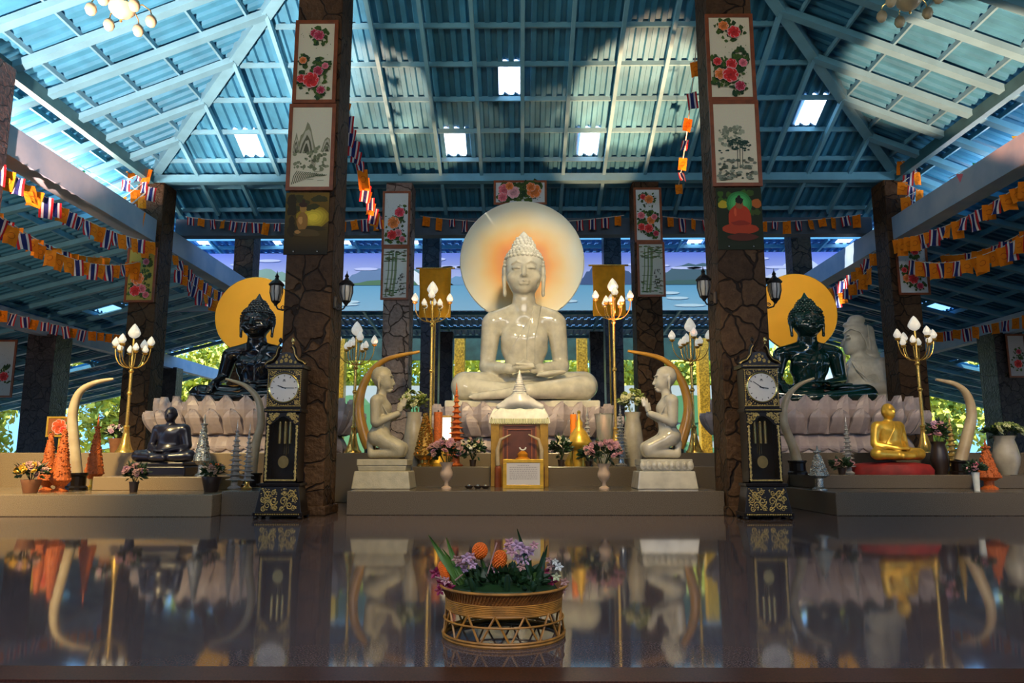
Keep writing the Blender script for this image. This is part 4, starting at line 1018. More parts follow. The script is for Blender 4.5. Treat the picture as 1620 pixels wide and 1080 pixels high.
# ================================================================== GRANDFATHER CLOCKS
def scroll(mb, cx, cz, r, y, s=1, turns=1.4, rad=.008, n=22):
    pts = []
    for i in range(n):
        t = i/(n-1); a = s*2*PI*turns*t; q = r*(1 - .8*t); pts.append((cx + q*math.cos(a), y, cz + q*math.sin(a)))
    mb.tube(pts, [rad*(1 - .5*i/n) for i in range(n)], 5)
def clock(label, loc, hands):
    t = thing('grandfather_clock', label, 'clock', loc)
    # flared base cabinet
    mb = MB()
    mb.add([(-.34, -.19, .07), (.34, -.19, .07), (.34, .15, .07), (-.34, .15, .07), (-.275, -.16, .40), (.275, -.16, .40), (.275, .14, .40), (-.275, .14, .40)],
           [(0, 3, 2, 1), (4, 5, 6, 7), (0, 1, 5, 4), (1, 2, 6, 5), (2, 3, 7, 6), (3, 0, 4, 7)])
    mb.box(-.36, .36, -.21, .16, .04, .085); mb.box(-.30, .30, -.18, .15, .40, .44); mb.build('base_cabinet', M_lacq, t, bevel=.006)
    for sx in (-1, 1):
        for yy in (-.17, .12):
            mb = MB(); mb.lathe([(.02, 0), (.045, .015), (.03, .05)], 10, (sx*.32, yy, 0)); mb.build('foot', M_lacq, t)
    mb = MB()
    for sx in (-1, 1):
        for (cx, cz, r, d) in ((.07, .22, .055, 1), (.16, .17, .05, -1), (.17, .30, .055, 1), (.08, .32, .035, -1), (.23, .24, .04, 1), (.22, .13, .035, 1), (.05, .13, .035, -1)):
            scroll(mb, sx*cx, cz, r, -.185 + (cz - .1)*.06, sx*d, rad=.0085)
        mb.tube([(sx*.02, -.19, .11), (sx*.10, -.185, .16), (sx*.13, -.18, .24), (sx*.24, -.17, .36)], .007, 5)
    for i in range(26): mb.ball((-.31 + i*.62/25, -.214, .062), .009, 5, 4)
    for i in range(120):
        x = rnd.uniform(.03, .27)*rnd.choice((-1, 1)); z = rnd.uniform(.11, .375); mb.ball((x, -.186 + (z - .1)*.08, z), rnd.uniform(.005, .011), 5, 4, (1.5, .3, .7))
    mb.build('gold_scrollwork', M_inlay, t)
    # trunk with glazed door
    mb = MB(); mb.box(-.245, .245, .10, .13, .44, 1.32); mb.box(-.245, -.225, -.14, .10, .44, 1.32); mb.box(.225, .245, -.14, .10, .44, 1.32); mb.box(-.245, .245, -.14, .13, .44, .455)
    mb.build('trunk', M_lacq, t)
    mb = MB()
    for sx in (-1, 1): mb.box(sx*.215 - .03, sx*.215 + .03, -.165, -.14, .455, 1.30)
    mb.box(-.245, .245, -.165, -.14, .455, .50)
    n = 14; top = [(-.185, 1.32)] + [(-.185 + .37*i/n, 1.16 + .11*math.sin(PI*i/n)**1.5 + (.0 if 0 else 0)) for i in range(n + 1)] + [(.185, 1.32)]
    for i in range(n):
        x0, z0 = top[i+1]; x1, z1 = top[i+2]; mb.add([(x0, -.165, z0), (x1, -.165, z1), (x1, -.165, 1.32), (x0, -.165, 1.32)], [(0, 1, 2, 3)])
        mb.add([(x0, -.165, z0), (x1, -.165, z1), (x1, -.14, z1), (x0, -.14, z0)], [(0, 3, 2, 1)])
    dr = mb.build('door', M_lacq, t)
    mb = MB(); mb.box(-.187, .187, -.152, -.148, .49, 1.27); mb.build('glass', M_glass, dr)
    for sx in (-1, 1):
        mb = MB()
        for i in range(40): mb.ball((sx*.215, -.168, .48 + i*.66/39), .012 if i % 3 else .018, 5, 4, (1, .4, 1))
        for i in range(46): mb.ball((sx*(.215 + rnd.uniform(-.018, .018)), -.166, .47 + i*.68/45), rnd.uniform(.005, .010), 5, 4, (1, .35, 1.3))
        for r, cx, cz in ((.035, .15, 1.25), (.03, .19, 1.20), (.025, .11, 1.29)): scroll(mb, sx*cx, cz, r, -.17, sx, rad=.008)
        for i in range(60): x = rnd.uniform(.06, .235); z = 1.31 - rnd.uniform(0, .11)*(x/.2); mb.ball((sx*x, -.167, z), rnd.uniform(.006, .012), 5, 4, (1.4, .35, .8))
        mb.build('gold_inlay', M_inlay, dr)
    mb = MB()
    for i in range(22): mb.ball((-.2 + i*.4/21, -.168, .475), .011, 5, 4, (1, .4, 1))
    mb.build('gold_inlay', M_inlay, dr)
    for i, x in enumerate((-.085, 0, .075)):
        mb = MB(); mb.tube([(x, -.02, .93 + .0*i), (x, -.02, 1.20)], .024, 12); mb.ball((x, -.02, 1.20), .024); mb.build('weight', M_brass, t, smooth=True)
    mb = MB(); mb.tube([(0, .05, 1.3), (0, .05, .78)], .006, 6); mb.tube([(-.03, .05, 1.2), (-.03, .05, .80)], .004, 6); mb.tube([(.03, .05, 1.2), (.03, .05, .80)], .004, 6)
    mb.prism([(.078*math.cos(2*PI*i/24), .70 + .078*math.sin(2*PI*i/24)) for i in range(24)], -.06, -.04); pd = mb.build('pendulum', M_brass, t)
    # hood
    mb = MB(); mb.box(-.275, .275, -.19, .14, 1.32, 1.37); mb.box(-.255, .255, -.17, .13, 1.37, 1.88); mb.box(-.29, .29, -.20, .15, 1.88, 1.93)
    hd = mb.build('hood', M_lacq, t, bevel=.005)
    mb = MB()
    for z in (1.345, 1.40, 1.86, 1.905):
        for i in range(26): mb.ball((-.25 + i*.5/25, -.196 if z in (1.345, 1.905) else -.174, z), .009, 5, 4)
    for sx in (-1, 1):
        for i in range(18): mb.ball((sx*.238, -.174, 1.42 + i*.42/17), .011, 5, 4)
        for cz in (1.44, 1.82): scroll(mb, sx*.19, cz, .035, -.176, sx, rad=.007)
    for i in range(40):
        a = 2*PI*i/40; q = .222; x, z = q*math.cos(a)*1.0, 1.63 + q*math.sin(a)
        if abs(x) < .225: mb.ball((x, -.174, z), .008, 5, 4)
    for i in range(110):
        x = rnd.uniform(-.225, .225); z = rnd.uniform(1.40, 1.86)
        if (x/.225)**2 + ((z - 1.63)/.215)**2 > 1.05: mb.ball((x, -.172, z), rnd.uniform(.006, .013), 5, 4, (1.4, .35, .8))
    mb.build('gold_inlay', M_inlay, hd)
    mb = MB(); n = 40; mb.prism([(.195*math.cos(2*PI*i/n), 1.63 + .195*math.sin(2*PI*i/n)) for i in range(n)], -.182, -.17); dial = mb.build('dial', M_dial, t); dial.scale = (1.10, 1, .95); dial.location = (0, 0, 1.63*.05)
    mb = MB(); mb.tube([(.197*math.cos(2*PI*i/n), -.184, 1.63 + .197*math.sin(2*PI*i/n)) for i in range(n + 1)], .011, 6, False); mb.build('bezel', M_brass, dial)
    mb = MB()
    for i in range(12):
        a = 2*PI*i/12; r0, r1 = .150, .172
        mb.bar((r0*math.cos(a), -.1835, 1.63 + r0*math.sin(a)), (r1*math.cos(a), -.1835, 1.63 + r1*math.sin(a)), .004, .010)
    mb.box(-.022, .022, -.184, -.183, 1.715, 1.722); mb.box(-.014, .014, -.184, -.183, 1.728, 1.742); mb.build('hour_marks', M_iron, dial)
    for nm, a, ln, wd in (('minute_hand', hands[0], .135, .008), ('hour_hand', hands[1], .09, .012)):
        mb = MB(); mb.bar((-.03*math.sin(a), -.187, 1.63 - .03*math.cos(a)), (ln*math.sin(a), -.187, 1.63 + ln*math.cos(a)), .003, wd); mb.build(nm, M_iron, dial)
    # swan-neck pediment with finials
    for sx in (-1, 1):
        mb = MB(); pts = [(sx*.30, 1.93), (sx*.26, 1.965), (sx*.19, 1.99), (sx*.14, 2.05), (sx*.12, 2.13), (sx*.09, 2.165)]
        mb.tube([(x, -.15, z) for x, z in pts], [.03, .032, .032, .03, .03, .038], 8); mb.build('swan_neck', M_lacq, t, smooth=True)
        mb = MB(); mb.tube([(x, -.181, z) for x, z in pts], .007, 6); mb.build('gold_line', M_inlay, t)
        mb = MB(); mb.lathe([(.018, 0), (.012, .02), (.03, .045), (.024, .07), (.006, .09)], 12, (sx*.095, -.15, 2.19)); mb.build('finial', M_brass if sx > 0 else M_lacq, t, smooth=True)
    mb = MB(); mb.prism([(-.27, 1.93), (-.2, 1.98), (-.12, 2.06), (-.05, 2.09), (.05, 2.09), (.12, 2.06), (.2, 1.98), (.27, 1.93)], -.14, .0); mb.build('pediment', M_lacq, t)
    mb = MB()
    for x, z, r in ((0, 1.99, .03), (-.07, 1.975, .025), (.07, 1.975, .025), (-.14, 1.96, .02), (.14, 1.96, .02), (0, 2.05, .022), (-.05, 2.03, .018), (.05, 2.03, .018)):
        for k in range(5): a = 2*PI*k/5 + .3; mb.ball((x + r*.6*math.cos(a), -.146, z + r*.6*math.sin(a)), r*.5, 6, 4, (1, .5, 1))
    mb.build('carved_flowers', M_inlay, t)
    return t
CD = 9.02
cz = clock('black and gold grandfather clock standing at the left big stone column', (XA(446, CD, 820), CD, 0), (math.radians(92), math.radians(-70)))
cz.scale = (.82, .9, .955)
cz = clock('black and gold grandfather clock standing at the right big stone column', (XA(1213, CD, 820) - .03, CD, 0), (math.radians(-55), math.radians(100))); cz.scale = (.82, .9, .955)

# ================================================================== PAINTINGS
def blob(mb, cx, cz, r, col, y, rr, n=11, j=.25, sx=1.0, sz=1.0):
    mb.col = col; mb.poly([(cx + r*sx*math.cos(t)*(1 - j + 2*j*rr.random()), y, cz + r*sz*math.sin(t)*(1 - j + 2*j*rr.random())) for t in [2*PI*i/n for i in range(n)]])
def peonies(w_, h_, bgc, seed, flowers):
    mb = MB(); rr = random.Random(seed); mb.col = bgc; mb.box(-w_/2, w_/2, 0, .012, 0, h_); y = -.0005; dy = .00012; mb.col = None
    k = 0
    def nb(*a, **kw):
        nonlocal k; k += 1; blob(mb, *a, y - k*dy, rr, **kw)
    def leaves(cx, cz, R, n):
        for _ in range(n):
            a = rr.uniform(0, 2*PI); q = R*math.sqrt(rr.random()); x = cx + q*math.cos(a); z = cz + q*math.sin(a)
            if abs(x) > w_*.44 or not (.03*h_ < z < .97*h_): continue
            g = rr.random(); nb(x, z, w_*rr.uniform(.03, .075), (.015 + .06*g, .05 + .09*g, .02), n=7, j=.5, sx=rr.uniform(.6, 1.3), sz=rr.uniform(.6, 1.4))
    for fx, fz, r, c in flowers: leaves(fx*w_, fz*h_, r*w_*1.9, 26)
    leaves(.2*w_, .5*h_, .22*w_, 22)
    for _ in range(40): 
        x, z = rr.uniform(-.42, .42)*w_, rr.uniform(.1, .9)*h_; nb(x, z, w_*.012, (.16, .18, .06), n=5)
    for fx, fz, r, c in flowers:
        cx, cz_ = fx*w_, fz*h_; R = r*w_
        pale = tuple(min(1, v*.6 + .35) for v in c)
        for q in range(7):
            a = 2*PI*q/7; nb(cx + R*.62*math.cos(a), cz_ + R*.62*math.sin(a), R*.52, pale, j=.12)
            nb(cx + R*.58*math.cos(a), cz_ + R*.58*math.sin(a), R*.46, c, j=.12)
        for q in range(5):
            a = 2*PI*q/5 + .4; nb(cx + R*.28*math.cos(a), cz_ + R*.28*math.sin(a), R*.36, tuple(v*(.62 + .12*(q % 3)) for v in c), j=.15)
        nb(cx, cz_, R*.2, tuple(v*.5 for v in c))
    return mb
def landscape(w_, h_, bgc, seed, kind):
    mb = MB(); rr = random.Random(seed); mb.col = bgc; mb.box(-w_/2, w_/2, 0, .012, 0, h_); k = 0
    def nb(cx, cz_, r, col, **kw):
        nonlocal k; k += 1
        cx = max(-w_*.44, min(w_*.44, cx)); blob(mb, cx, cz_, min(r, w_*.49 - abs(cx)) if kw.get('clip', 1) else r, col, -.0005 - k*.0001, rr, **{a: b for a, b in kw.items() if a != 'clip'})
    def line(pts, wd, col):
        nonlocal k; k += 1; yy = -.0005 - k*.0001; mb.col = col
        for a, b in zip(pts[:-1], pts[1:]):
            d = Vector((b[0]-a[0], 0, b[1]-a[1])).normalized()*wd/2; mb.poly([(a[0]-d.z, yy, a[1]+d.x), (b[0]-d.z, yy, b[1]+d.x), (b[0]+d.z, yy, b[1]-d.x), (a[0]+d.z, yy, a[1]-d.x)])
    if kind == 'mountains':
        def mount(cx, top, wd, base):
            nonlocal k
            for q in range(5):
                k += 1; t = 1 - q*.17; v = .16 - .02*q + (.10 if q == 0 else 0)
                mb.col = (bgc[0]*v*1.4, bgc[1]*v*1.5, bgc[2]*v*1.2) if q % 2 == 0 else tuple(c*.72 for c in bgc)
                pts = [(cx - wd*t, base)]
                for i in range(1, 10): u = i/10; pts.append((cx - wd*t + 2*wd*t*u, base + (top - base)*t*(math.sin(PI*u)**1.1)*(.85 + .3*rr.random())))
                pts.append((cx + wd*t, base)); mb.poly([(max(-w_*.47, min(w_*.47, a)), -.0005 - k*.0001, b) for a, b in pts])
        mount(-.12*w_, .78*h_, .26*w_, .42*h_); mount(.40*w_, .62*h_, .16*w_, .44*h_); mount(-.38*w_, .66*h_, .1*w_, .42*h_)
        for q in range(46): x = rr.uniform(-.42, .42)*w_; z = rr.uniform(.22, .50)*h_; g = rr.random(); nb(x, z, w_*rr.uniform(.02, .06), (.10 + .2*g, .12 + .2*g, .06 + .12*g), n=8, j=.35)
        for q in range(16):
            x = -.45*w_ + q*.05*w_; line([(x, .03*h_ + .01*q), (x + .05*w_, .14*h_), (x + .13*w_, .20*h_ - .004*q)], w_*.018, (.08, .10, .05))
        for q in range(9): x = rr.uniform(-.1, .42)*w_; z = rr.uniform(.05, .2)*h_; line([(x - .08*w_, z), (x + .08*w_, z + .005)], w_*.012, (.22, .25, .14))
        for q in range(4): line([(.02*w_ + q*.03*w_, .24*h_), (.03*w_ + q*.035*w_, .36*h_)], w_*.01, (.05, .06, .03))
    elif kind == 'pines':
        for q in range(70): x = rr.uniform(-.38, .18)*w_; z = rr.uniform(.46, .72)*h_; g = rr.random(); nb(x, z, w_*rr.uniform(.02, .06), (.14 + .28*g, .17 + .28*g, .11 + .2*g), n=8, j=.35)
        for x in (.02, .08, .14): line([(x*w_, .18*h_), ((x + .02)*w_, .50*h_)], w_*.016, (.05, .07, .05))
        for q in range(60): x = rr.gauss(.06, .17)*w_; z = (.50 + rr.uniform(-.07, .07) - abs(x/w_ - .06)*.2)*h_; nb(x, z, w_*rr.uniform(.025, .05), (.02, .06, .045), n=7, j=.3, sz=.6)
        for q in range(90): x = rr.uniform(-.44, .44)*w_; z = rr.uniform(.03, .28)*h_*(1 + .3*(abs(x)/w_)); g = rr.random(); nb(x, z, w_*rr.uniform(.02, .06), (.03 + .26*g, .05 + .27*g, .03 + .2*g), n=8, j=.35, sz=.7)
    elif kind == 'bamboo':
        for x, wd in ((-.28, .05), (-.12, .07), (.02, .10)):
            line([((x - .10)*w_, .04*h_), (x*w_, .5*h_), ((x + .02)*w_, .92*h_)], wd*w_, (.20, .27, .15))
            for z in (.2, .38, .56, .74): line([((x - .12)*w_, z*h_), ((x + .06)*w_, z*h_)], .008*h_, (.06, .10, .05))
        for q in range(70): x = rr.uniform(-.44, .44)*w_; z = rr.choice([rr.uniform(.72, .96), rr.uniform(.03, .30)])*h_; nb(x, z, w_*.06, (.05 + .1*rr.random(), .09 + .1*rr.random(), .06), n=6, j=.5, sx=1.6, sz=.45)
        for q in range(34): x = rr.uniform(.12, .40)*w_; z = rr.uniform(.1, .5)*h_; nb(x, z, w_*.035, (.05, .05, .05), n=6, j=.5, sx=.5, sz=1.2)
    return mb
def framed(label, mb, w_, h_, loc, group=None, tilt=0.0, border=.045, rz=0.0, name='framed_painting', frame=None):
    t = thing(name, label, 'painting', loc, rz, group); t.rotation_euler = (0, tilt, rz)
    mb.build('painting', M_print, t, loc=(0, -.02, 0))
    fm = MB(); a, b = w_/2, border
    fm.box(-a - b, a + b, -.035, 0, -b, 0); fm.box(-a - b, a + b, -.035, 0, h_, h_ + b); fm.box(-a - b, -a, -.035, 0, 0, h_); fm.box(a, a + b, -.035, 0, 0, h_)
    fm.box(-a, a, -.004, 0, 0, h_)
    fm.build('frame', frame or M_wood, t, bevel=.004); return t
CREAM = (.76, .70, .50); WHT = (.68, .72, .74)
RED, PNK, ORG, DRED = (.75, .03, .03), (.80, .16, .20), (.85, .22, .04), (.5, .03, .07)
FA = [(-.05, .86, .11, DRED), (.08, .83, .14, (.55, .05, .10)), (-.33, .50, .10, ORG), (.10, .36, .13, DRED), (-.35, .26, .12, RED), (-.08, .24, .21, RED), (.20, .11, .11, DRED), (.30, .42, .09, PNK)]
FB = [(-.15, .88, .12, ORG), (.10, .80, .15, RED), (-.34, .43, .10, RED), (.0, .40, .13, RED), (.28, .41, .10, PNK), (-.28, .27, .14, ORG), (-.04, .26, .18, RED), (.18, .12, .12, DRED)]
FC = [(.15, .62, .2, (.75, .05, .09)), (-.1, .42, .24, ORG), (.1, .22, .16, PNK), (-.15, .18, .2, RED), (.28, .1, .12, PNK)]
FD = [(-.2, .85, .12, RED), (.05, .80, .18, ORG), (-.3, .48, .15, PNK), (.1, .38, .17, ORG), (.25, .45, .12, PNK), (-.3, .25, .15, RED), (0, .22, .18, RED), (.3, .12, .12, DRED)]
YF = 9.39 - .005
def place_framed(label, px0, px1, py0, py1, D, maker, group=None, tilt=0, yb=None, border=None, frame=None, **kw):
    """px0..px1, py0..py1: outside of the frame"""
    top = H(py0, D); bot = H(py1, D); xm_ = (P(px0, (py0+py1)/2, D).x + P(px1, (py0+py1)/2, D).x)/2
    w_ = P(px1, (py0+py1)/2, D).x - P(px0, (py0+py1)/2, D).x; b = border or .05
    mb = maker(w_ - 2*b, top - bot - 2*b)
    return framed(label, mb, w_ - 2*b, top - bot - 2*b, (xm_, D, bot + b), group, border=b, frame=frame)
place_framed('framed painting of red peonies on cream, top picture on the left big column', 466, 534, 32, 163, YF, lambda a, b: peonies(a, b, CREAM, 1, FA))
place_framed('framed ink landscape with steep mountains, middle picture on the left big column', 456, 530, 164, 301, YF, lambda a, b: landscape(a, b, CREAM, 2, 'mountains'))
place_framed('framed painting of red and orange peonies on cream, top picture on the right big column', 1117, 1193, 26, 162, YF, lambda a, b: peonies(a, b, CREAM, 3, FB))
place_framed('framed ink painting of dark pines, middle picture on the right big column', 1124, 1202, 162, 297, YF, lambda a, b: landscape(a, b, CREAM, 4, 'pines'))
Y2 = 16.18
place_framed('framed peony painting on white, upper picture on the pale column left of the disc', 605, 649, 302, 390, Y2, lambda a, b: peonies(a, b, WHT, 5, FC))
place_framed('framed bamboo painting, lower picture on the pale column left of the disc', 603, 647, 390, 474, Y2, lambda a, b: landscape(a, b, (.68, .71, .68), 6, 'bamboo'))
place_framed('framed peony painting on white, upper picture on the column right of the disc', 1003, 1047, 298, 384, Y2, lambda a, b: peonies(a, b, WHT, 7, FD))
place_framed('framed bamboo painting in grey ink, lower picture on the column right of the disc', 1008, 1052, 384, 470, Y2, lambda a, b: landscape(a, b, (.55, .60, .56), 8, 'bamboo'))
place_framed('gold-tinted painting of red flowers on the leftmost stone column', 200, 247, 390, 477, Y2 - .06, lambda a, b: peonies(a, b, (.42, .36, .07), 9, FC[1:] + [(.2, .75, .12, PNK)]), frame=M_wood)
place_framed('framed peony painting on white on the rightmost stone column', 1418, 1468, 380, 468, Y2 - .06, lambda a, b: peonies(a, b, WHT, 10, FB))
t = place_framed('wide framed painting of pink and orange peonies above the pale disc', 781, 865, 286, 324, 16.1,
    lambda a, b: peonies(a, b, WHT, 11, [(-.32, .62, .12, PNK), (-.14, .5, .12, (.85, .4, .45)), (-.36, .25, .09, PNK), (.28, .55, .14, ORG), (.22, .75, .09, ORG), (-.22, .8, .08, ORG)]))
mb = MB(); mb.box(-.45, -.41, .05, .09, -.9, 0); mb.box(.41, .45, .05, .09, -.9, 0); mb.build('support_post', M_wood, t)
place_framed('small framed picture on the dark column at the far left edge', -14, 24, 536, 628, 21.5, lambda a, b: peonies(a, b, (.55, .60, .58), 12, [(.1, .35, .22, RED)]), border=.06)
place_framed('small framed picture of a red flower on the dark column at the far right edge', 1593, 1624, 530, 598, 21.5, lambda a, b: peonies(a, b, (.50, .48, .50), 13, [(0, .3, .24, RED), (.1, .6, .15, DRED)]), border=.05)
# unframed prints
def sunset_buddha(w_, h_):
    mb = MB(); rr = random.Random(21); k = 0
    mb.col = ((.008, .007, .003), (.008, .007, .003), (.20, .11, .01), (.12, .08, .01)); mb.poly([(-w_/2, 0, 0), (w_/2, 0, 0), (w_/2, 0, h_), (-w_/2, 0, h_)])
    def nb(cx, cz_, r, col, **kw):
        nonlocal k; k += 1; blob(mb, cx*w_, cz_*h_, r*w_, col, -.0005 - k*.0002, rr, **kw)
    for q in range(5): nb(.14, .60, .34 - .06*q, (.34 + .14*q, .22 + .11*q, .01 + .01*q), sx=1.1, sz=.8, n=20, j=.06)
    nb(.0, .42, .48, (.05, .035, .008), sz=.14, n=18)
    for q in range(14): nb(rr.uniform(-.42, .42), rr.uniform(.72, .95), .12, (.05, .045, .01), sz=.5)
    for q in range(10): nb(rr.uniform(-.4, -.3), rr.uniform(.3, .9), .08, (.03, .02, .005), sz=1.4)
    nb(-.1, .53, .13, (.32, .15, .03), sz=1.7, n=16, j=.08); nb(-.09, .74, .08, (.42, .22, .05), sz=1.2, n=14, j=.05); nb(-.09, .80, .085, (.05, .02, .01), n=14, sz=.8); nb(-.09, .86, .035, (.05, .02, .01), n=10)
    nb(.04, .34, .28, (.10, .06, .015), sz=.35, n=16); nb(-.2, .36, .07, (.45, .22, .06), sz=.6); nb(-.14, .55, .05, (.6, .3, .08), sz=2.0)
    return mb
def halo_buddha(w_, h_):
    mb = MB(); rr = random.Random(22); k = 0
    mb.col = (.012, .02, .006); mb.poly([(-w_/2, 0, 0), (w_/2, 0, 0), (w_/2, 0, h_), (-w_/2, 0, h_)])
    def nb(cx, cz_, r, col, **kw):
        nonlocal k; k += 1; blob(mb, cx*w_, cz_*h_, r*w_, col, -.0005 - k*.0002, rr, **kw)
    for q in range(26): nb(rr.uniform(-.42, .42), rr.uniform(.55, .93), .07, (.04, .07 + .06*rr.random(), .01))
    nb(-.36, .72, .10, (.5, .38, .02)); nb(.38, .74, .11, (.45, .12, .02))
    for q in range(4): nb(0, .74, .28 - .045*q, (.03 + .02*q, .22 + .10*q, .05 + .03*q), n=24, j=.02)
    nb(0, .50, .26, (.48, .045, .012), sz=1.25, n=20, j=.05); nb(0, .33, .40, (.42, .045, .012), sz=.32, n=20, j=.06); nb(0, .42, .2, (.28, .025, .01), sz=.3)
    nb(0, .725, .085, (.30, .10, .03), sz=1.25, n=16, j=.03); nb(0, .79, .09, (.012, .01, .006), n=16, sz=.9); nb(0, .85, .035, (.012, .01, .006))
    nb(0, .2, .34, (.10, .02, .01), sz=.25); nb(-.1, .6, .03, (.7, .10, .03), sz=3)
    return mb
def printed(label, px0, px1, py0, py1, D, fn):
    xm_ = (P(px0, (py0+py1)/2, D).x + P(px1, (py0+py1)/2, D).x)/2; w_ = P(px1, (py0+py1)/2, D).x - P(px0, (py0+py1)/2, D).x; hh = H(py0, D) - H(py1, D)
    t = thing('unframed_print', label, 'poster', (xm_, D, H(py1, D))); fn(w_, hh).build('print', M_print, t, loc=(0, -.014, 0))
    mb = MB(); mb.box(-w_/2, w_/2, -.012, 0, 0, hh); mb.build('backing_board', M_iron, t)
    for sx in (-1, 1):
        mb = MB(); mb.ball((sx*w_*.27, -.02, .04), .012); mb.build('screw', M_silver, t)
printed('dark golden print of a seated figure at sunset, low on the left big column', 451, 520, 304, 402, YF, sunset_buddha)
printed('print of a red-robed figure with a green halo, low on the right big column', 1134, 1206, 299, 396, YF, halo_buddha)

# ================================================================== BANNERS, LANTERNS, CHANDELIERS
def banner(label, x0, x1, y0, y1, D):
    t = thing('yellow_banner', label, 'banner', (P((x0+x1)/2, y0, D).x, D, H(y1, D)))
    w_ = (x1 - x0)*S(D); h_ = H(y0, D) - H(y1, D); mb = MB(); n, m_ = 16, 14; vs = []
    for j in range(m_ + 1):
        for i in range(n + 1):
            u = i/n - .5; v = j/m_; vs.append((u*w_*(1 - .07*(1 - v)*0 + .02*math.sin(v*9)), -.03*math.sin(u*14 + v*2)*(1.2 - v) - .02*math.sin(v*5 + u*6), v*h_))
    mb.add(vs, [(j*(n+1) + i, j*(n+1) + i + 1, (j+1)*(n+1) + i + 1, (j+1)*(n+1) + i) for j in range(m_) for i in range(n)]); mb.build('cloth', M_banner, t, smooth=True)
    mb = MB(); mb.tube([(-w_*.62, 0, h_), (w_*.62, 0, h_)], .022, 8); mb.build('crossbar', M_gold, t)
    mb = MB(); mb.tube([(0, .05, -(H(y1, D) - Z3)), (0, .05, h_)], .022, 8); mb.build('pole', M_gold, t)
banner('plain yellow cloth banner hung on a crossbar left of the pale disc', 664, 714, 424, 502, 16.95)
banner('plain yellow cloth banner hung on a crossbar right of the pale disc', 937, 988, 420, 500, 16.95)
def wall_lantern(label, x, side, px, py):
    D = 9.55; z = H(py, D); t = thing('wall_lantern', label, 'lamp', (x, D, z)); s = side
    cx = s*.16
    mb = MB(); mb.box(-.0 if s > 0 else -.02, .02 if s > 0 else 0, -.05, .05, -.22, -.06); mb.tube([(0, 0, -.2), (s*.06, 0, -.24), (s*.13, 0, -.22), (cx, 0, -.16)], .011, 8)
    scroll(mb, s*.06, -.2, .035, 0, s, rad=.008); mb.build('bracket', M_iron, t, smooth=True)
    mb = MB(); mb.lathe([(.10, 0), (.105, .01), (.07, .05), (.03, .08), (.02, .11), (.03, .12), (.008, .16), (.002, .20)], 12, (cx, 0, .10))
    mb.lathe([(.015, -.06), (.03, -.03), (.05, -.01), (.06, 0)], 12, (cx, 0, -.12))
    for i in range(8): a = 2*PI*i/8; mb.tube([(cx + .055*math.cos(a), .055*math.sin(a), -.12), (cx + .088*math.cos(a), .088*math.sin(a), 0.0), (cx + .084*math.cos(a), .084*math.sin(a), .10)], .006, 5)
    mb.build('cage', M_iron, t)
    mb = MB(); mb.lathe([(.045, -.11), (.072, 0), (.07, .09)], 14, (cx, 0, 0)); mb.build('glass', mat('frosted_lantern_glass', (.45, .45, .42), .3, var=.2), t, smooth=True)
wall_lantern('black carriage lantern on the left side of the left big column', -2.85 - .31, -1, 437, 462)
wall_lantern('black carriage lantern on the right side of the left big column', -2.85 + .31, 1, 542, 462)
wall_lantern('black carriage lantern on the left side of the right big column', 2.85 - .31, -1, 1115, 456)
wall_lantern('black carriage lantern on the right side of the right big column', 2.85 + .31, 1, 1221, 460)
M_cglass = mat('cream_opal_glass', (.55, .50, .32), .3, var=.15)
def chandelier(label, px, py, D):
    p = P(px, py, D); t = thing('chandelier', label, 'lamp', p)
    zr = roofz(p.x, p.y) - .1 - p.z
    mb = MB(); mb.tube([(0, 0, .12), (0, 0, zr)], .012, 6); mb.build('drop_rod', M_brass, t)
    mb = MB(); mb.lathe([(.01, -.16), (.03, -.14), (.10, -.10), (.16, -.03), (.17, .03), (.10, .06)], 20); mb.build('bowl', M_cglass, t, smooth=True)
    mb = MB(); mb.lathe([(.005, -.20), (.02, -.18), (.012, -.155)], 10); mb.build('finial', M_brass, t); mb = MB(); mb.lathe([(.17, .03), (.12, .08), (.03, .12)], 16); mb.build('cap', M_brass, t)
    for i in range(6):
        a = 2*PI*i/6 + .4; mb = MB(); mb.tube([(.1, 0, .06), (.24, 0, .12), (.34, 0, .06), (.36, 0, .0)], .009, 6); ar = mb.build('arm', M_brass, t, smooth=True); ar.rotation_euler = (0, 0, a)
        mb = MB(); mb.lathe([(.02, .0), (.06, -.04), (.075, -.10), (.05, -.16), (.01, -.185)], 14, (.36, 0, 0)); mb.build('bulb_shade', M_cglass, ar, smooth=True)
chandelier('chandelier with cream glass shades under the left part of the roof', 193, 14, 9.0)
chandelier('chandelier with cream glass shades under the right part of the roof', 1438, 2, 9.6)

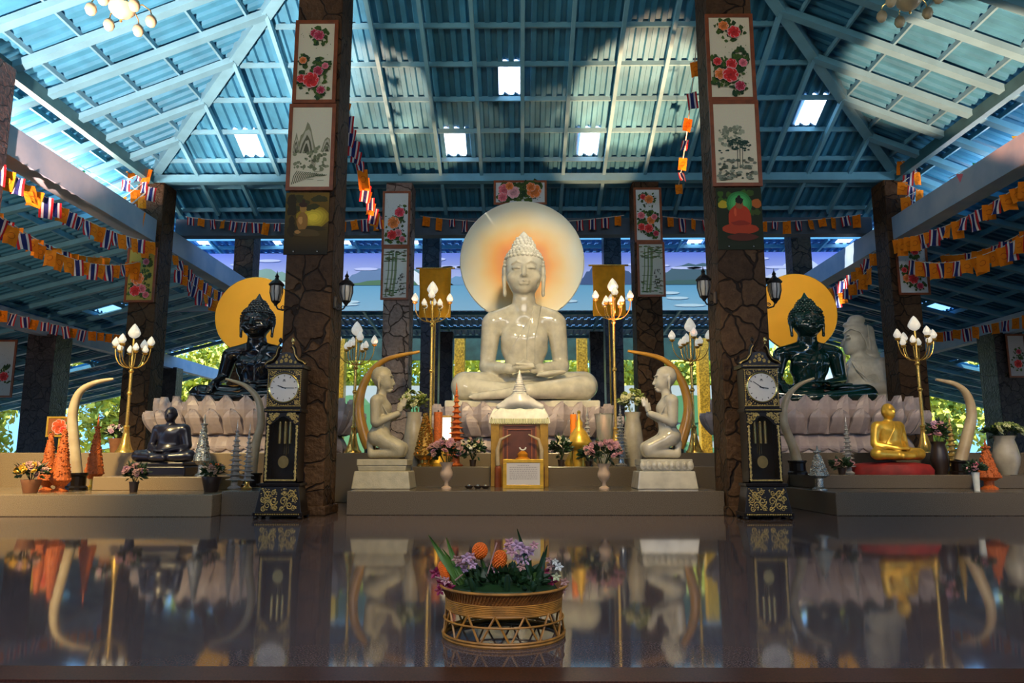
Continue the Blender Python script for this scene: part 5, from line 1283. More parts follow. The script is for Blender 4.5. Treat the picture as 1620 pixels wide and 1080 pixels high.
# ================================================================== FLAGS
def flag_mesh(kind):
    mb = MB(); n, m_ = 5, 5; w_, h_ = .20, .30
    def z_(u, v): return (u*w_ - w_/2, .03*math.sin(u*5 + v*3)*v, -v*h_)
    if kind == 'striped':
        bands = [(0, .17, (.55, .02, .03)), (.17, .33, (.75, .75, .75)), (.33, .67, (.02, .03, .16)), (.67, .83, (.75, .75, .75)), (.83, 1, (.55, .02, .03))]
    else: bands = [(0, 1/3, (.90, .25, .01)), (1/3, 2/3, (.90, .25, .01)), (2/3, 1, (.90, .25, .01))]
    for u0, u1, c in bands:
        mb.col = c
        for j in range(m_): mb.add([z_(u0, j/m_), z_(u1, j/m_), z_(u1, (j+1)/m_), z_(u0, (j+1)/m_)], [(0, 1, 2, 3)])
    if kind == 'orange':
        mb.col = (.55, .10, .01)
        for r0, r1 in ((.045, .055),):
            for i in range(16):
                a, b = 2*PI*i/16, 2*PI*(i+1)/16
                for dy in (-.012,):
                    q = [(r0*math.cos(a), r0*math.sin(a)), (r1*math.cos(a), r1*math.sin(a)), (r1*math.cos(b), r1*math.sin(b)), (r0*math.cos(b), r0*math.sin(b))]
                    mb.poly([(x, z_((x + .1)/.2, (.15 - z)/.3)[1] - .002, -.15 + z) for x, z in q])
    return mb
fl = {}
for k in ('striped', 'orange'):
    o = flag_mesh(k).build('striped_flag' if k == 'striped' else 'orange_flag', M_flag); fl[k] = o
used_f = {'striped': False, 'orange': False}
def put_flag(kind, p, rz, sc_, label, group):
    src = fl[kind]
    if not used_f[kind]: o = src; used_f[kind] = True
    else: o = src.copy(); COL.objects.link(o)
    o.location = p; o.rotation_euler = (rnd.uniform(-.3, .3), rnd.uniform(-.16, .16), rz + rnd.uniform(-.7, .7)); q_ = sc_*rnd.uniform(.85, 1.1); o.scale = (q_, q_, q_*rnd.uniform(.85, 1.25))
    tag(o, label, 'flag', group)
    return o
def string_flags(where, A, B, n, sag, rz=0.0, sc_=1.0, jitter=0.03, start=0):
    A = Vector(A); B = Vector(B); pts = []
    for i in range(25):
        t = i/24; p = A.lerp(B, t); p.z -= sag*4*t*(1 - t); pts.append(p)
    mb = MB(); mb.tube([q - A for q in pts], .009, 5); o = mb.build('flag_cord', M_white, loc=A); tag(o, 'thin cord of bunting ' + where, 'cord')
    for i in range(n):
        t = (i + .5)/n; p = A.lerp(B, t); p.z -= sag*4*t*(1 - t)
        p.z += .006
        k = 'striped' if ((i + start) % 2 == 0) != (rnd.random() < .22) else 'orange'
        nm = 'striped paper flag ' if k == 'striped' else 'orange paper flag '
        put_flag(k, p, rz, sc_, nm + where, ('striped' if k == 'striped' else 'orange') + ' flags ' + where)
for sx, sd in ((-1, 'left'), (1, 'right')):
    X = sx*8.35; rz = sx*-.9
    string_flags('on the near string under the %s side beam' % sd, (X, 9.9, 5.55), (X, 16.0, 5.55), 25, .35, rz)
    string_flags('on the lower string under the %s side beam' % sd, (X + sx*.5, 9.9, 5.45), (X + sx*.3, 16.0, 5.1), 24, .75, rz, 1.05, start=1)
    string_flags('on the outer string under the %s side beam' % sd, (X + sx*1.1, 11.0, 5.6), (X + sx*1.0, 16.0, 5.2), 18, .5, rz, 1.0)
    string_flags('behind the %s outer column under the side beam' % sd, (X, 16.9, 5.55), (X, 21.8, 5.55), 20, .3, rz, 1.0, start=1)
    string_flags('low behind the %s outer column' % sd, (X - sx*.1, 16.9, 5.2), (X - sx*.1, 21.8, 5.2), 16, .3, rz, 1.0)
    string_flags('on the far string by the %s outer beam' % sd, (sx*14.1, 17.5, 4.75), (sx*12.3, 23.5, 4.65), 20, .25, rz*.6, 1.05)
for (x0, x1, w_, n) in ((-8.3, -3.2, 'between the left outer and inner columns', 19), (-2.5, 2.5, 'above the pale disc', 16), (3.2, 8.3, 'between the right inner and outer columns', 18)):
    string_flags('on the back beam ' + w_, (x0, 17.3, H(341, 17.3)), (x1, 17.3, H(341, 17.3)), n, .18, 0, .9, .02)
for sx, sd, pts in ((-1, 'left', [(208, 262), (222, 272), (235, 268), (200, 285), (214, 300), (228, 288), (196, 312), (210, 322), (225, 310), (240, 296), (192, 335), (206, 345), (222, 335)]),
                    (1, 'right', [(1432, 238), (1445, 250), (1452, 232), (1426, 255), (1438, 268), (1450, 272), (1428, 288), (1442, 295), (1455, 300), (1432, 312), (1446, 318)])):
    mb = MB(); cp = [P(px, py, 15.9 - .03*i) for i, (px, py) in enumerate(pts)]; mb.tube([q - cp[0] for q in cp], .008, 5)
    tag(mb.build('flag_cord', M_white, loc=cp[0]), 'thin cord of bunting bunched at the top of the %s outer column' % sd, 'cord')
    for i, (px, py) in enumerate(pts):
        k = 'striped' if i % (2 if sx < 0 else 3) == 1 else 'orange'
        put_flag(k, P(px, py, 15.9 - .03*i), 0, 1.05, ('striped paper flag ' if k == 'striped' else 'orange paper flag ') + 'bunched at the top of the %s outer column' % sd, k + ' flags bunched at the %s column top' % sd)
A_, B_ = P(546, 150, 10.4), P(602, 350, 15.2)
string_flags('slanting behind the left big column', A_, B_, 16, .25, .3, .85)
string_flags('slanting behind the right big column', P(1102, 70, 10.4), P(1072, 300, 15.6), 7, .2, -.3, .8, start=1)
for sd, A_, B_ in (('left', P(190, 300, 13.6), P(6, 192, 13.6)), ('right', P(1500, 282, 13.2), P(1618, 222, 13.2))):
    mb = MB(); mb.tube([(0, 0, 0), B_ - A_], .006, 4); tag(mb.build('bunting_string', M_white, loc=A_), 'thin cord of small pennants above the %s side beam' % sd, 'cord')
for px, py, c, l in ((130, 270, (.05, .5, .08), 'green'), (52, 212, (.7, .15, .05), 'red'), (20, 198, (.2, .25, .5), 'blue'), (1544, 258, (.05, .5, .06), 'green'), (1576, 240, (.9, .15, .02), 'orange'), (1518, 275, (.8, .2, .25), 'pink'), (1606, 215, (.8, .35, .02), 'yellow')):
    mb = MB(); mb.col = c; mb.add([(-.07, 0, 0), (.07, 0, 0), (0, .01, -.17), (0, .03, -.01)], [(0, 2, 1), (0, 3, 2), (3, 1, 2)])
    D = 13.6 if px < 800 else 13.2
    o = mb.build('pennant', M_flag, loc=P(px, py, D)); tag(o, 'small %s triangular pennant above the %s side beam' % (l, 'left' if px < 800 else 'right'), 'pennant')

# ================================================================== OFFERINGS
def leafy(mb, rr, c, R, n, ln=.1, up=.4, wd=.28):
    for _ in range(n):
        d = Vector((rr.gauss(0, 1), rr.gauss(0, 1), abs(rr.gauss(0, 1))*up + rr.gauss(0, .3))).normalized()
        p = Vector(c) + Vector((d.x*R[0], d.y*R[1], d.z*R[2]))*rr.uniform(.3, .9); q = p + d*ln*rr.uniform(.7, 1.3); s_ = d.cross(Vector((rr.random(), rr.random(), .3))).normalized()*ln*wd
        m_ = (p + q)/2; mb.add([p, m_ + s_, q, m_ - s_, m_ + d.cross(s_)*.5], [(0, 1, 4), (1, 2, 4), (2, 3, 4), (3, 0, 4)])
def blossom_mb(r, petals=7, layers=2, rr=None):
    mb = MB(); rr = rr or rnd
    for L_ in range(layers):
        for i in range(petals):
            a = 2*PI*i/petals + L_*.4; t = .25 + .5*L_; d = Vector((math.cos(a)*math.cos(t), math.sin(a)*math.cos(t), math.sin(t))); s_ = Vector((-math.sin(a), math.cos(a), 0))*r*.45
            q = r*(1 - .2*L_); mb.add([(0, 0, 0), d*q*.6 + s_, d*q + Vector((0, 0, -.05*r)), d*q*.6 - s_], [(0, 1, 2, 3)])
    mb.ball((0, 0, r*.25), r*.3, 6, 4); return mb
bl_src = {}
def blossom(parent, p, r, m, rr, nm='blossom'):
    key = m.name
    if key not in bl_src:
        o = blossom_mb(1.0).build(nm, m, smooth=False); bl_src[key] = o.data; bpy.data.objects.remove(o)
    o = bpy.data.objects.new(nm, bl_src[key]); COL.objects.link(o); o.parent = parent; o.location = p; o.scale = (r,)*3
    o.rotation_euler = (rr.uniform(.2, 1.5), rr.uniform(-.6, .6), rr.uniform(-.8, .8)); return o
VASES = {'urn': [(.5, 0), (.5, .06), (.22, .12), (.18, .25), (.42, .36), (.62, .5), (.62, .62), (.45, .8), (.62, .95), (.70, 1)],
         'tall': [(.55, 0), (.60, .05), (.80, .25), (.88, .45), (.72, .75), (.60, .9), (.75, 1)],
         'pot': [(.62, 0), (.68, .05), (.9, .7), (1, .9), (1, 1)],
         'cup': [(.55, 0), (.58, .05), (.70, .7), (.8, 1)]}
def flowers(label, px, pyb, pyt, D, z0, vase, vw, m_v, vh, spread, cols, leaf=None, n=14, name='flower_arrangement', seed=1, br=.05, cat='flowers'):
    rr = random.Random(seed); x = XA(px, D, pyb); t = thing(name, label, cat, (x, D, z0)); top = H(pyt, D) - z0
    mb = MB(); mb.lathe([(r*vw/2, z*vh) for r, z in VASES[vase]], 20); mb.build('vase' if vase != 'pot' else 'pot', m_v, t, smooth=True)
    hh = max(.1, top - vh); c = (0, 0, vh + hh*.42)
    mb = MB(); leafy(mb, rr, c, (spread*.9, spread*.7, hh*.5), 130, ln=.09)
    for i in range(8): a = rr.uniform(0, 6.3); mb.tube([(0, 0, vh*.8), (spread*.5*math.cos(a), spread*.4*math.sin(a), vh + hh*.5)], .005, 4)
    mb.build('foliage', leaf or M_leafd, t)
    for i in range(n):
        a = rr.uniform(0, 2*PI); el = rr.uniform(-.25, 1.35); q = rr.uniform(.85, 1.05)
        yy = -abs(math.sin(a)) if rr.random() < .75 else math.sin(a)
        blossom(t, (spread*q*math.cos(a)*math.cos(el), spread*.8*q*yy*math.cos(el), c[2] + hh*.5*q*math.sin(el)), br*rr.uniform(.8, 1.25), rr.choice(cols), rr)
    return t
def cone_tree(label, px, pyb, pyt, D, z0, wd, m, name='foil_cone_tree', stem=.12, tip=True, m2=None, beads=150, cat='ornament'):
    x = XA(px, D, pyb); t = thing(name, label, cat, (x, D, z0)); h_ = H(pyt, D) - z0; r = wd/2; rr = random.Random(px)
    mb = MB(); mb.lathe([(r*.75, 0), (r*.75, .02), (r*.42, .05), (r*.42, stem)], 16); mb.build('stand', m2 or m, t, smooth=True)
    mb = MB(); hc = h_ - stem; prof = [(r*.55, stem)] + [(r*(1.0 - .86*u**.9), stem + hc*.08 + hc*.72*u) for u in (0, .2, .4, .6, .8, 1)]
    mb.lathe(prof, 18)
    for i in range(beads):
        u = rr.random(); a = rr.uniform(0, 2*PI); q = r*(1.0 - .86*u**.9)
        mb.ball((q*math.cos(a), q*math.sin(a), stem + hc*.08 + hc*.72*u), r*.11, 5, 4)
    mb.build('cone', m, t)
    if tip:
        mb = MB(); mb.lathe([(r*.34, stem + hc*.78), (r*.15, stem + hc*.80), (r*.10, stem + hc*.88), (.002, h_)], 10)
        for i in range(9): a = 2*PI*i/9; mb.ball((r*.3*math.cos(a), r*.3*math.sin(a), stem + hc*.79), r*.12, 5, 4)
        mb.build('tip', m, t)
    return t
def spire(label, px, pyb, pyt, D, z0, wd, m, name='crystal_spire', tiers=11, cat='ornament', base=None):
    x = XA(px, D, pyb); t = thing(name, label, cat, (x, D, z0)); h_ = H(pyt, D) - z0; r = wd/2
    mb = MB(); mb.lathe([(r*.7, 0), (r*.8, .02), (r*.4, .05), (r*.35, h_*.12)], 14); mb.build('foot', base or m, t, smooth=True)
    for k in range(tiers):
        u = k/tiers; q = r*(1 - .85*u); z = h_*(.12 + .76*u); dz = h_*.76/tiers
        mb = MB(); mb.lathe([(q*.55, z), (q, z + dz*.15), (q*.9, z + dz*.3), (q*.5, z + dz*.5), (q*.45, z + dz)], 12, ripple=8, ramp=.12); mb.build('tier', m, t)
    mb = MB(); mb.lathe([(r*.14, h_*.88), (r*.08, h_*.93), (.001, h_)], 8); mb.build('needle', m, t)
    return t
# --- left side
flowers('bush of dusty gold flowers in a brown basket at the far left of the altar', 48, 776, 732, 9.6, ZL, 'pot', .24, M_claypot, .17, .20, [M_rose, M_goldp], seed=2, n=22)
cone_tree('fluffy orange garland tower, left one of the two standing behind the brown basket', 73, 776, 664, 10.05, ZL, .24, M_orange_d, 'garland_tower', .08, False)
cone_tree('fluffy orange garland tower, right one of the two beside the left tusk', 94, 778, 656, 9.85, ZL, .26, M_orange_d, 'garland_tower', .08, False)
cone_tree('pointed orange cone ornament between the left tusk and the pot of lilac flowers', 148, 757, 654, 11.0, .27, .26, M_orange_d, 'garland_cone', .14, True, M_goldp)
flowers('pot of white and lilac flowers on the high platform left of the leftmost lamp', 182, 718, 672, 12.95, Z3, 'pot', .24, M_claypot, .26, .19, [M_lilac, M_white, M_pink], seed=3, n=18)
flowers('loose bunch of dusty pink flowers in a dark vase in front of the monk statue', 211, 778, 733, 9.75, ZL, 'cup', .16, M_darkpot, .14, .15, [M_rose, M_pink], seed=4, n=12)
cone_tree('silver beaded cone tree beside the dark monk statue', 318, 755, 654, 10.45, .46, .24, M_silver, stem=.16, m2=M_silver)
flowers('dark pot of orange-pink flowers in front of the silver cone tree', 334, 776, 732, 9.9, ZL + .0, 'pot', .26, M_darkpot, .2, .13, [M_rose, M_orange, M_urn], seed=5, n=14)
spire('tiered pinkish crystal spire, left one of the pair beside the left clock', 370, 776, 663, 10.1, Z1, .24, M_crystal)
spire('tiered crystal spire with a gold foot, right one of the pair beside the left clock', 390, 777, 667, 10.0, Z1, .18, M_crystal, base=M_gold)
mb = peonies(.38, .28, (.30, .10, .03), 31, [(0, .5, .3, (.8, .1, .03)), (.2, .3, .15, (.7, .05, .02))])
o = thing('framed_picture', 'small framed orange-red picture standing behind the orange garland towers', 'picture', P(93, 688, 12.3)); mb.build('picture', M_print, o); mb = MB()
mb.box(-.22, .22, -.01, .03, -.03, 0); mb.box(-.22, .22, -.01, .03, .28, .31); mb.box(-.22, -.19, -.01, .03, 0, .28); mb.box(.19, .22, -.01, .03, 0, .28); mb.box(-.02, .02, .03, .2, -.35, -.03); mb.build('frame', M_goldp, o)
# --- middle
D2 = 11.6
flowers('tall grey stone vase of yellow-green flowers behind the left kneeling statue', 653, 737, 616, 11.7, Z2, 'tall', .36, M_ceram, H(652, 11.7) - Z2, .20, [M_cream, M_leafy], M_leafy, seed=6, n=26)
flowers('tall grey stone vase of yellow-green flowers behind the right kneeling statue', 1003, 737, 614, 11.7, Z2, 'tall', .36, M_ceram, H(652, 11.7) - Z2, .20, [M_cream, M_leafy], M_leafy, seed=7, n=26)
cone_tree('glittering gold beaded tree right of the left kneeling statue', 672, 738, 636, 11.45, Z2, .34, mat('gold_glitter', (.75, .40, .08), .25, metal=.8, var=.7, scale=60), 'glitter_tree', .10, False, beads=260)
def candle(label, px, pyb, pyt, D, z0, wd, m, m2, flare=True):
    x = XA(px, D, pyb); t = thing('candle', label, 'candle', (x, D, z0)); h_ = H(pyt, D) - z0
    mb = MB(); mb.lathe([(wd*.9, 0), (wd*1.0, h_*.06), (wd*.55, h_*.22), (wd*.35, h_*.34)], 16); mb.build('holder', m2, t, smooth=True)
    mb = MB(); mb.tube([(0, 0, h_*.33), (0, 0, h_*.96)], wd*.36, 14); mb.build('wax', m, t, smooth=True); mb = MB(); mb.lathe([(.004, h_*.96), (.012, h_*.98), (.001, h_)], 6); mb.build('wick', M_iron, t)
candle('thick orange candle in a gold holder left of the orange spire', 692, 738, 648, 11.7, Z2, .19, M_orange_d, M_goldp)
candle('bright orange candle behind the little gold gourd jar', 908, 738, 652, 11.9, Z2, .15, mat('orange_wax', (.85, .22, .01), .4), M_goldp)
x = XA(706, 12.0, 738); t = thing('glass_case_lamp', 'small upright glass case with a lit white front between the orange ornaments', 'lamp', (x, 12.0, Z2)); hc = H(660, 12.0) - Z2
mb = MB(); mb.box(-.07, .07, 0, .1, hc - .42, hc); mb.build('white_panel', mat('lit_white_panel', (.9, .9, .82), .4, emit=1.0), t)
mb = MB(); mb.box(-.09, .09, -.02, .12, 0, hc - .43); mb.box(-.09, -.072, -.02, .12, hc - .43, hc + .02); mb.box(.072, .09, -.02, .12, hc - .43, hc + .02); mb.box(-.09, .09, -.02, .12, hc, hc + .03); mb.build('case', M_gold, t)
spire('tall orange tiered spire ornament left of the shrine box', 721, 738, 604, 11.5, Z2, .30, M_orange_d, 'orange_spire', 12)
flowers('pale pink flowers in a stone urn at the left front of the shrine box', 706, 777, 694, 10.15, Z1, 'urn', .28, M_urn, .36, .25, [M_rose, M_rose, M_pink], seed=8, n=30)
flowers('dense pink flowers in a cream urn at the right front of the shrine box', 956, 777, 694, 10.15, Z1, 'urn', .28, M_urn, .34, .25, [M_pink, M_pink, M_rose], seed=9, n=34)
flowers('low cluster of small white flowers left of the shrine box', 748, 738, 690, 11.3, Z2, 'cup', .14, M_darkpot, .10, .19, [M_cream, M_white, M_rose], seed=10, n=14, br=.035)
flowers('low cluster of cream flowers right of the shrine box', 888, 738, 688, 11.3, Z2, 'cup', .14, M_darkpot, .10, .17, [M_cream, M_white], seed=11, n=12, br=.035)
flowers('low dark greenery with pale flowers behind the right pink urn', 931, 738, 705, 11.33, Z2, 'cup', .14, M_darkpot, .08, .17, [M_cream, M_leafy], seed=12, n=9, br=.035)
x = XA(917, 11.6, 738); t = thing('gourd_jar', 'little gold gourd-shaped jar right of the shrine box', 'jar', (x, 11.6, Z2)); mb = MB(); h_ = H(652, 11.6) - Z2
mb.lathe([(.10, 0), (.10, .3*h_), (.19, .38*h_), (.20, .45*h_), (.12, .62*h_), (.05, .72*h_), (.06, .80*h_), (.02, .88*h_), (.02, h_)], 20); mb.build('jar', M_goldp, t, smooth=True)
mb = MB(); mb.ball((0, 0, h_), .03); mb.build('stopper', M_gold, t)
spire('slender clear crystal spire right of the gold gourd jar', 930, 738, 640, 12.0, Z2, .20, M_crystal)
x = XA(957, 12.0, 738); t = thing('glass_vase', 'straight clear glass vase standing before the right end of the lotus pedestal', 'vase', (x, 12.0, Z2)); h_ = H(655, 12) - Z2
mb = MB(); mb.lathe([(.10, 0), (.10, .02), (.12, h_*.5), (.155, h_), (.145, h_), (.11, h_*.5), (.09, .03)], 24); mb.build('glass', mat('smoky_glass', (.6, .62, .58), .08, trans=.7), t, smooth=True)
mb = MB(); mb.tube([(.155*math.cos(2*PI*i/24), .155*math.sin(2*PI*i/24), h_) for i in range(25)], .006, 6, False); mb.build('rim', M_silver, t)
spire('sparkling beaded crystal string tree beside the right tall vase', 983, 738, 640, 11.4, Z2, .26, mat('bead_crystal', (.8, .78, .74), .15, metal=.6, var=.8, scale=70), 'crystal_bead_tree', 14)
for i, px in enumerate((742, 756, 768)):
    D = 10.3; x = XA(px, D, 770); t = thing('offering_dish', ('small dark offering dish, %s of three on the middle platform' % ('leftmost', 'middle one', 'rightmost')[i]), 'dish', (x, D, Z1))
    mb = MB(); mb.lathe([(.03, 0), (.055, .02), (.06, .035), (.05, .03)], 16); mb.build('bowl', M_darkpot, t, smooth=True); mb = MB(); mb.ball((0, 0, .04), .032, 10, 6, (1, 1, .6)); mb.build('offering', M_silver, t, smooth=True)
# shrine box
SD = 10.95; xs = XA(822, SD, 700); zt = H(660, SD); hwb = 44*S(SD)
t = thing('shrine_box', 'golden shrine box with a dark red niche, under the draped white cloth', 'shrine', (xs, SD, Z1)); hb_ = zt - Z1
mb = MB(); mb.box(-hwb, hwb, .02, .23, 0, hb_); mb.build('cabinet', M_robe, t, bevel=.01)
mb = MB(); mb.box(-hwb, hwb, -.02, .02, hb_ - .09, hb_); mb.box(-hwb, -hwb + .12, -.02, .02, 0, hb_); mb.box(hwb - .12, hwb, -.02, .02, 0, hb_); mb.build('front_frame', mat('dull_gold_frame', (0.36, 0.20, 0.02), .5, metal=.2, var=.3, scale=8), t, bevel=.006)
mb = MB(); mb.box(-.24, .24, .0, .015, .30, hb_ - .12); mb.build('niche_panel', M_maroon, t)
mb = MB()
for r in (.24, .18):
    for a, b in (((-r, .30), (-r, hb_ - .36 + r)), ((-r, hb_ - .36 + r), (r, hb_ - .36 + r)), ((r, hb_ - .36 + r), (r, .30))): mb.bar((a[0], -.005, a[1]), (b[0], -.005, b[1]), .02, .018)
mb.build('niche_moulding', M_wood, t)
t = thing('draped_cloth', 'white cloth with a pleated hem draped over the shrine box', 'cloth', (xs, SD, zt)); mb = MB(); n = 64; vs = []
for j, (z, e) in enumerate(((.13, -.12), (.12, -.05), (.07, -.015), (.012, .02), (-.085, .03))):
    for i in range(n):
        a = 2*PI*i/n; cx = (hwb + e)*max(-1, min(1, 1.35*math.cos(a))); cy = .11 + (.12 + e*.6)*max(-1, min(1, 1.35*math.sin(a)))
        rip = .012*math.sin(a*32) if j > 2 else .02*math.sin(a*9 + j)*(j > 0)
        vs.append((cx*(1 + rip*.8), cy + rip*(1 if math.sin(a) > 0 else -1), z + (.02*math.sin(a*11) if j in (1, 2) else 0)))
mb.add(vs, [(j*n + i, (j+1)*n + i, (j+1)*n + (i+1) % n, j*n + (i+1) % n) for j in range(4) for i in range(n)] + [tuple(range(n))]); mb.build('cloth', M_white, t, smooth=True)
mb = MB()
for i in range(34): x = -hwb + i*2*hwb/33; mb.tube([(x, -.045, -.02), (x, -.05, -.10)], .009, 5)
mb.build('fringe', M_cream, t)
M_grey = mat('grey_white_marble', (.58, .57, .56), .3, var=.2, scale=8)
t = thing('small_white_statue', 'small grey-white ornament with a tall pointed cone, on the draped shrine box', 'statue', (xs, SD + .12, zt + .13)); k_ = S(SD)
pr_ = [ell((0, 0, .10), (.24, .16, .10), .05), cap_((-.12, -.02, .10), (-.30, -.06, .03), .085, .05, .04), cap_((.12, -.02, .10), (.32, -.06, .03), .085, .05, .04), ell((0, -.02, .18), (.13, .11, .09), .05)]
body('base', pr_, .012, M_grey, t); mb = MB()
for kk in range(9): u = kk/9; mb.lathe([(.11*(1 - u*.85), .22 + .30*u), (.12*(1 - u*.85), .235 + .30*u), (.10*(1 - u*.85), .255 + .30*u)], 16)
mb.lathe([(.025, .50), (.002, .60)], 10); mb.build('cone', M_grey, t, smooth=True)
for sx, sd in ((-1, 'left'), (1, 'right')):
    pts = [P(822 + sx*34, 736, SD - .12), P(822 + sx*35, 712, SD - .12), P(822 + sx*30, 695, SD - .12), P(822 + sx*14, 687, SD - .12)]; o0 = pts[0].copy(); o0.z = Z2 - .02
    t = thing('small_tusk', 'small pale tusk at the %s of the niche of the shrine box' % sd, 'tusk', o0); mb = MB(); mb.tube([p - o0 for p in pts], [.034, .032, .024, .008], 10); mb.build('tusk', M_ivory, t, smooth=True)
    mb = MB(); mb.lathe([(.05, -(o0.z - Z1)), (.05, 0), (.04, .03)], 12); mb.build('base', M_wood, t)
t = thing('gold_figurine', 'tiny orange-gold figure holding a white crescent in the niche of the shrine box', 'figurine', (XA(827, SD - .15, 725), SD - .15, H(728, SD)))
mb = MB(); mb.lathe([(.12, -(H(728, SD) - Z1)), (.12, 0), (.10, .03), (.07, .05), (.08, .09), (.05, .12), (.02, .14)], 14); mb.build('body', mat('orange_gold', (.8, .3, .02), .35, metal=.4), t, smooth=True)
mb = MB(); mb.tube([(.045*math.cos(a), -.01, .19 + .04*math.sin(a)) for a in [PI + PI*i/8 for i in range(9)]], .012, 6); mb.build('crescent', M_white, t, smooth=True)
# sign
t = thing('framed_notice', 'white notice card in a gold frame at the foot of the shrine box', 'sign', (XA(828, 10.3, 765), 10.3, Z1)); w2 = 31*S(10.3); h2 = H(726, 10.3) - Z1
mb = MB(); mb.box(-w2, w2, 0, .03, 0, .05); mb.box(-w2, w2, 0, .03, h2 - .05, h2); mb.box(-w2, -w2 + .05, 0, .03, .05, h2 - .05); mb.box(w2 - .05, w2, 0, .03, .05, h2 - .05); mb.build('frame', M_goldp, t, bevel=.004)
mb = MB(); mb.box(-w2 + .05, w2 - .05, .01, .025, .05, h2 - .05); mb.build('card', mat('notice_card', (.62, .58, .55), .6), t)
rr = random.Random(4)
mb = MB()
for k in range(8):
    z = h2 - .09 - k*.026; x = -w2 + .09 if k else -.08; e = (w2 - .09 if k else .08)
    while x < e: l = rr.uniform(.01, .035); mb.box(x, min(e, x + l), .008, .0095, z, z + .007); x += l + .008
mb.build('writing', mat('grey_ink', (.22, .2, .2), .7), t)
# --- right side
cone_tree('silver beaded cone tree on the right step beside the right tusk', 1297, 778, 704, 10.0, .29, .26, M_silver, stem=.16)
spire('faint crystal spire left of the golden monk statue', 1344, 752, 658, 11.0, .48, .20, M_crystal)
flowers('dark pot of pale pink flowers left of the golden monk statue', 1333, 762, 728, 10.75, .48, 'cup', .16, M_darkpot, .10, .15, [M_pink, M_rose], seed=14, n=9)
flowers('dark vase of purple flowers right of the golden monk statue', 1488, 742, 664, 11.2, .48, 'tall', .30, M_darkpot, .48, .13, [M_lilac, M_pink], seed=15, n=20)
spire('dark gold tiered pagoda ornament in front of the sunlit window at right', 1510, 752, 655, 11.3, .48, .26, M_inlay, 'tiered_pagoda', 9)
flowers('small white vase with pink flowers on the right step', 1546, 778, 734, 9.9, .29, 'cup', .12, M_white, .24, .09, [M_pink, M_magenta], seed=16, n=9)
cone_tree('pointed orange cone ornament on the right, behind the small white vase', 1566, 778, 694, 10.3, .29, .30, M_orange_d, 'garland_cone', .12, True)
flowers('large dim vase of yellow-green flowers at the far right', 1597, 772, 672, 10.7, .48, 'tall', .40, M_ceram, .55, .27, [M_leafy, M_cream], M_leafd, seed=17, n=16, br=.07)

# ================================================================== FLOWER BASKET ON THE FLOOR
BD = 3.15; bx_ = XA(797, BD, 980)
t = thing('flower_basket', 'round rattan basket of orange and pink flowers on the polished floor in front', 'basket', (bx_, BD, 0)); t.scale = (1.1, 1.1, 1.0)
k = 1.0
mb = MB(); n = 48
for (r, z, rad) in ((.222, .006, .007), (.226, .018, .005), (.222, .075, .004), (.212, .112, .006)):
    mb.tube([(r*math.cos(2*PI*i/n), r*math.sin(2*PI*i/n), z) for i in range(n + 1)], rad, 6, False)
mb.build('foot_ring', M_rattan2, t, smooth=True)
z_n = 13
for s_ in range(2):
    for i in range(z_n):
        a = 2*PI*(i + (0 if s_ == 0 else 0))/z_n; b = a + (PI/z_n)*(1 if s_ == 0 else -1)
        mb = MB(); mb.tube([(.224*math.cos(a + PI/z_n*0), .224*math.sin(a), .012), (.216*math.cos(b), .216*math.sin(b), .115)], .0042, 5); mb.build('strut', M_rattan2, t, smooth=True)
mb = MB(); mb.lathe([(.208, .108), (.212, .118), (.214, .150), (.222, .175), (.238, .200), (.232, .200), (.214, .172), (.205, .150), (.200, .118)], 48); mb.build('bowl', M_rattan, t, smooth=True)
mb = MB()
for j in range(7): r = .2135 + .0004*j; mb.tube([(r*math.cos(2*PI*i/n), r*math.sin(2*PI*i/n), .112 + .0065*j) for i in range(n + 1)], .0036, 5, False)
mb.build('woven_band', M_rattan2, t, smooth=True)
mb = MB()
for i in range(110): a = 2*PI*i/110; mb.tube([(.2165*math.cos(a), .2165*math.sin(a), .158), (.234*math.cos(a + .07), .234*math.sin(a + .07), .194)], .0022, 4)
mb.build('woven_rim_lattice', M_rattan, t)
mb = MB(); mb.tube([(.237*math.cos(2*PI*i/n), .237*math.sin(2*PI*i/n), .2) for i in range(n + 1)], .0055, 8, False); mb.build('rim', M_rattan2, t, smooth=True)
rr = random.Random(12)
mb = MB(); mb.lathe([(.19, .15), (.205, .175), (.19, .20), (.12, .215), (.01, .22)], 24); leafy(mb, rr, (0, 0, .2), (.19, .17, .06), 170, ln=.05, up=1.2, wd=.3); mb.build('greenery', M_leafd, t)
for i in range(26):
    a = rr.uniform(PI, 2*PI); q = rr.uniform(.06, .19); mb = MB(); x, y = q*math.cos(a), q*math.sin(a); z1 = rr.uniform(.225, .268)
    mb.tube([(x, y, .19), (x*1.05, y*1.05 , (z1 + .2)/2), (x*1.12, y*1.1, z1)], [.008, .012, .006], 7); mb.build('rolled_leaf', rr.choice([M_leaf, M_leafd, M_leafd]), t, smooth=True)
def bp(px, py, dy=0.0): p = P(px, py, BD + dy); return Vector(((p.x - bx_)/1.1, dy/1.1, p.z))
def blade(parent, a, b, wd, m, nm='leaf_blade', bend=.02):
    a = Vector(a); b = Vector(b); d = (b - a); s_ = d.cross(Vector((0, 1, 0))).normalized()*wd; mb = MB(); n = 7; vs = []
    for i in range(n + 1):
        u = i/n; p = a + d*u + Vector((0, -bend*math.sin(PI*u), 0)); w_ = math.sin(PI*min(.97, .12 + .85*u))*1.0
        vs += [p - s_*w_, p + Vector((0, .006, 0)), p + s_*w_]
    mb.add(vs, [q for i in range(n) for q in ((i*3, i*3+1, i*3+4, i*3+3), (i*3+1, i*3+2, i*3+5, i*3+4))]); mb.build(nm, m, parent, smooth=True)
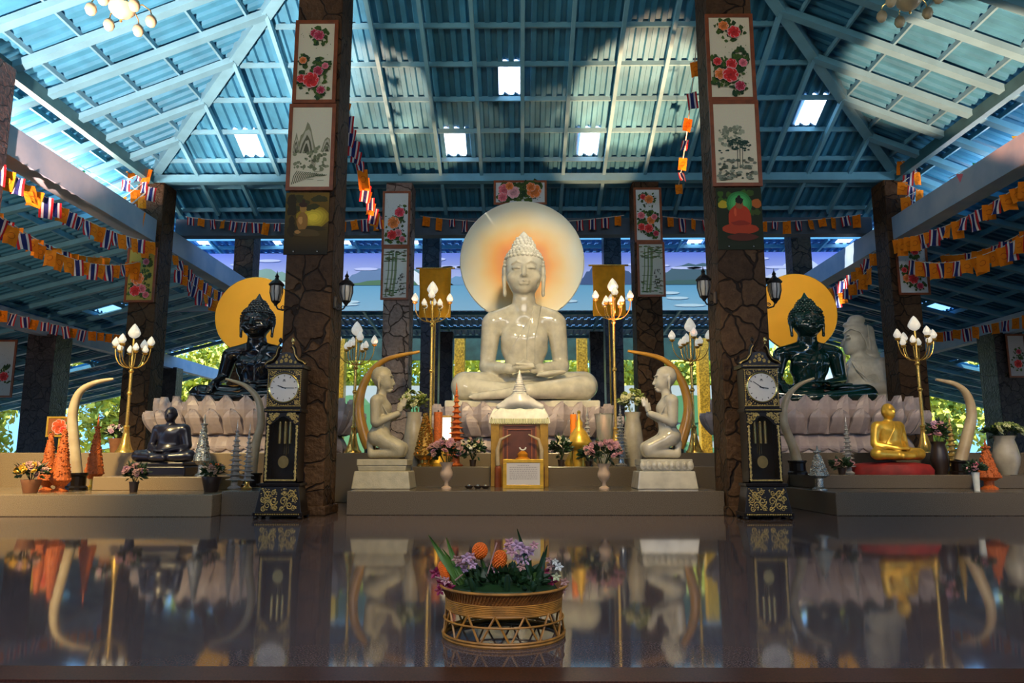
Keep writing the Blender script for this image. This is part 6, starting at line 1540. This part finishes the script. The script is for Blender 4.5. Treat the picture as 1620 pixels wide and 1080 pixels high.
for (x0, y0, x1, y1, wd, m) in ((742, 940, 678, 846, .014, M_leaf), (740, 940, 706, 850, .012, M_leaf), (752, 935, 700, 868, .010, M_leaf), (845, 925, 818, 836, .010, M_leafd), (850, 930, 860, 872, .012, M_leafd), (846, 935, 866, 862, .010, M_leafd),
                                (760, 945, 728, 905, .016, M_leaf), (770, 945, 765, 890, .016, M_leafd), (795, 945, 785, 895, .015, M_leaf), (812, 945, 806, 890, .013, M_leafd), (830, 945, 840, 885, .014, M_leafd), (845, 945, 862, 880, .015, M_leafd), (780, 945, 800, 905, .014, M_leaf)):
    blade(t, bp(x0, y0, -.06), bp(x1, y1, -.03), wd, m)
for cx, cy, sx, sz in ((759, 871, 11.5, 13), (790, 885, 11, 15), (703, 903, 7, 16)):      # marigold buds
    c = bp(cx, cy, -.05); mb = MB(); s_ = S(BD)
    for i in range(150):
        ph = math.acos(1 - 2*(i + .5)/150); a = i*2.39996; mb.ball((sx*s_*.82*math.sin(ph)*math.cos(a), sx*s_*.82*math.sin(ph)*math.sin(a), sz*s_*.85*math.cos(ph)), .0048, 5, 4)
    mb.ball((0, 0, 0), s_*sx*.8, 10, 8, (1, 1, sz/sx)); o = mb.build('marigold', M_orange, t, loc=c); o.rotation_euler = (0, {759: .1, 790: .2, 703: -.35}[cx], 0)
    mb = MB(); mb.tube([c + Vector((0, .01, -.02)), bp(cx*.3 + 797*.7, 945, -.02)], .006, 6); mb.build('stem', M_leaf, t)
def orchid(px, py, r, m, dy=-.06):
    c = bp(px, py, dy); mb = MB(); a0 = rr.uniform(0, 6)
    for i in range(5):
        a = a0 + 2*PI*i/5; d = Vector((math.cos(a), -.35, math.sin(a))); s_ = Vector((-math.sin(a), 0, math.cos(a)))*r*.34
        mb.add([(0, 0, 0), d*r*.55 + s_, d*r*1.1, d*r*.55 - s_, d*r*.5 + Vector((0, -.15*r, 0))], [(0, 1, 4), (1, 2, 4), (2, 3, 4), (3, 0, 4)])
    mb.ball((0, -.2*r, -.15*r), r*.22, 6, 4); mb.build('orchid', m, t, loc=c)
for (px, py, r, m) in ((738, 882, .022, M_lilac), (728, 890, .020, M_pink), (745, 880, .02, M_pink), (733, 900, .02, M_lilac), (748, 893, .018, M_lilac), (722, 884, .018, M_rose), (782, 903, .020, M_pink),
                       (806, 858, .022, M_pink), (818, 862, .024, M_lilac), (828, 868, .024, M_lilac), (810, 872, .022, M_pink), (838, 872, .022, M_lilac), (820, 882, .022, M_lilac), (832, 886, .020, M_lilac), (845, 862, .018, M_pink), (825, 896, .018, M_rose), (803, 865, .018, M_pink),
                       (690, 906, .026, M_magenta), (700, 922, .026, M_magenta), (712, 930, .024, M_magenta), (696, 934, .020, M_magenta), (705, 918, .018, M_pink), (716, 922, .016, M_rose), (720, 936, .02, M_magenta),
                       (862, 905, .024, M_magenta), (872, 918, .024, M_magenta), (858, 925, .022, M_magenta), (870, 895, .016, M_rose), (884, 896, .018, M_white), (880, 912, .018, M_cream), (893, 920, .018, M_rose), (890, 932, .016, M_rose), (878, 888, .014, M_white), (868, 885, .014, M_rose)):
    orchid(px, py, r, m, rr.uniform(-.10, -.04))
for pts in (((770, 912), (786, 858)), ((688, 912), (708, 918)), ((720, 918), (732, 908))):
    mb = MB(); mb.tube([bp(*pts[0], -.08), bp(*pts[1], -.08)], .003, 5); mb.build('dry_stem', M_rose, t)
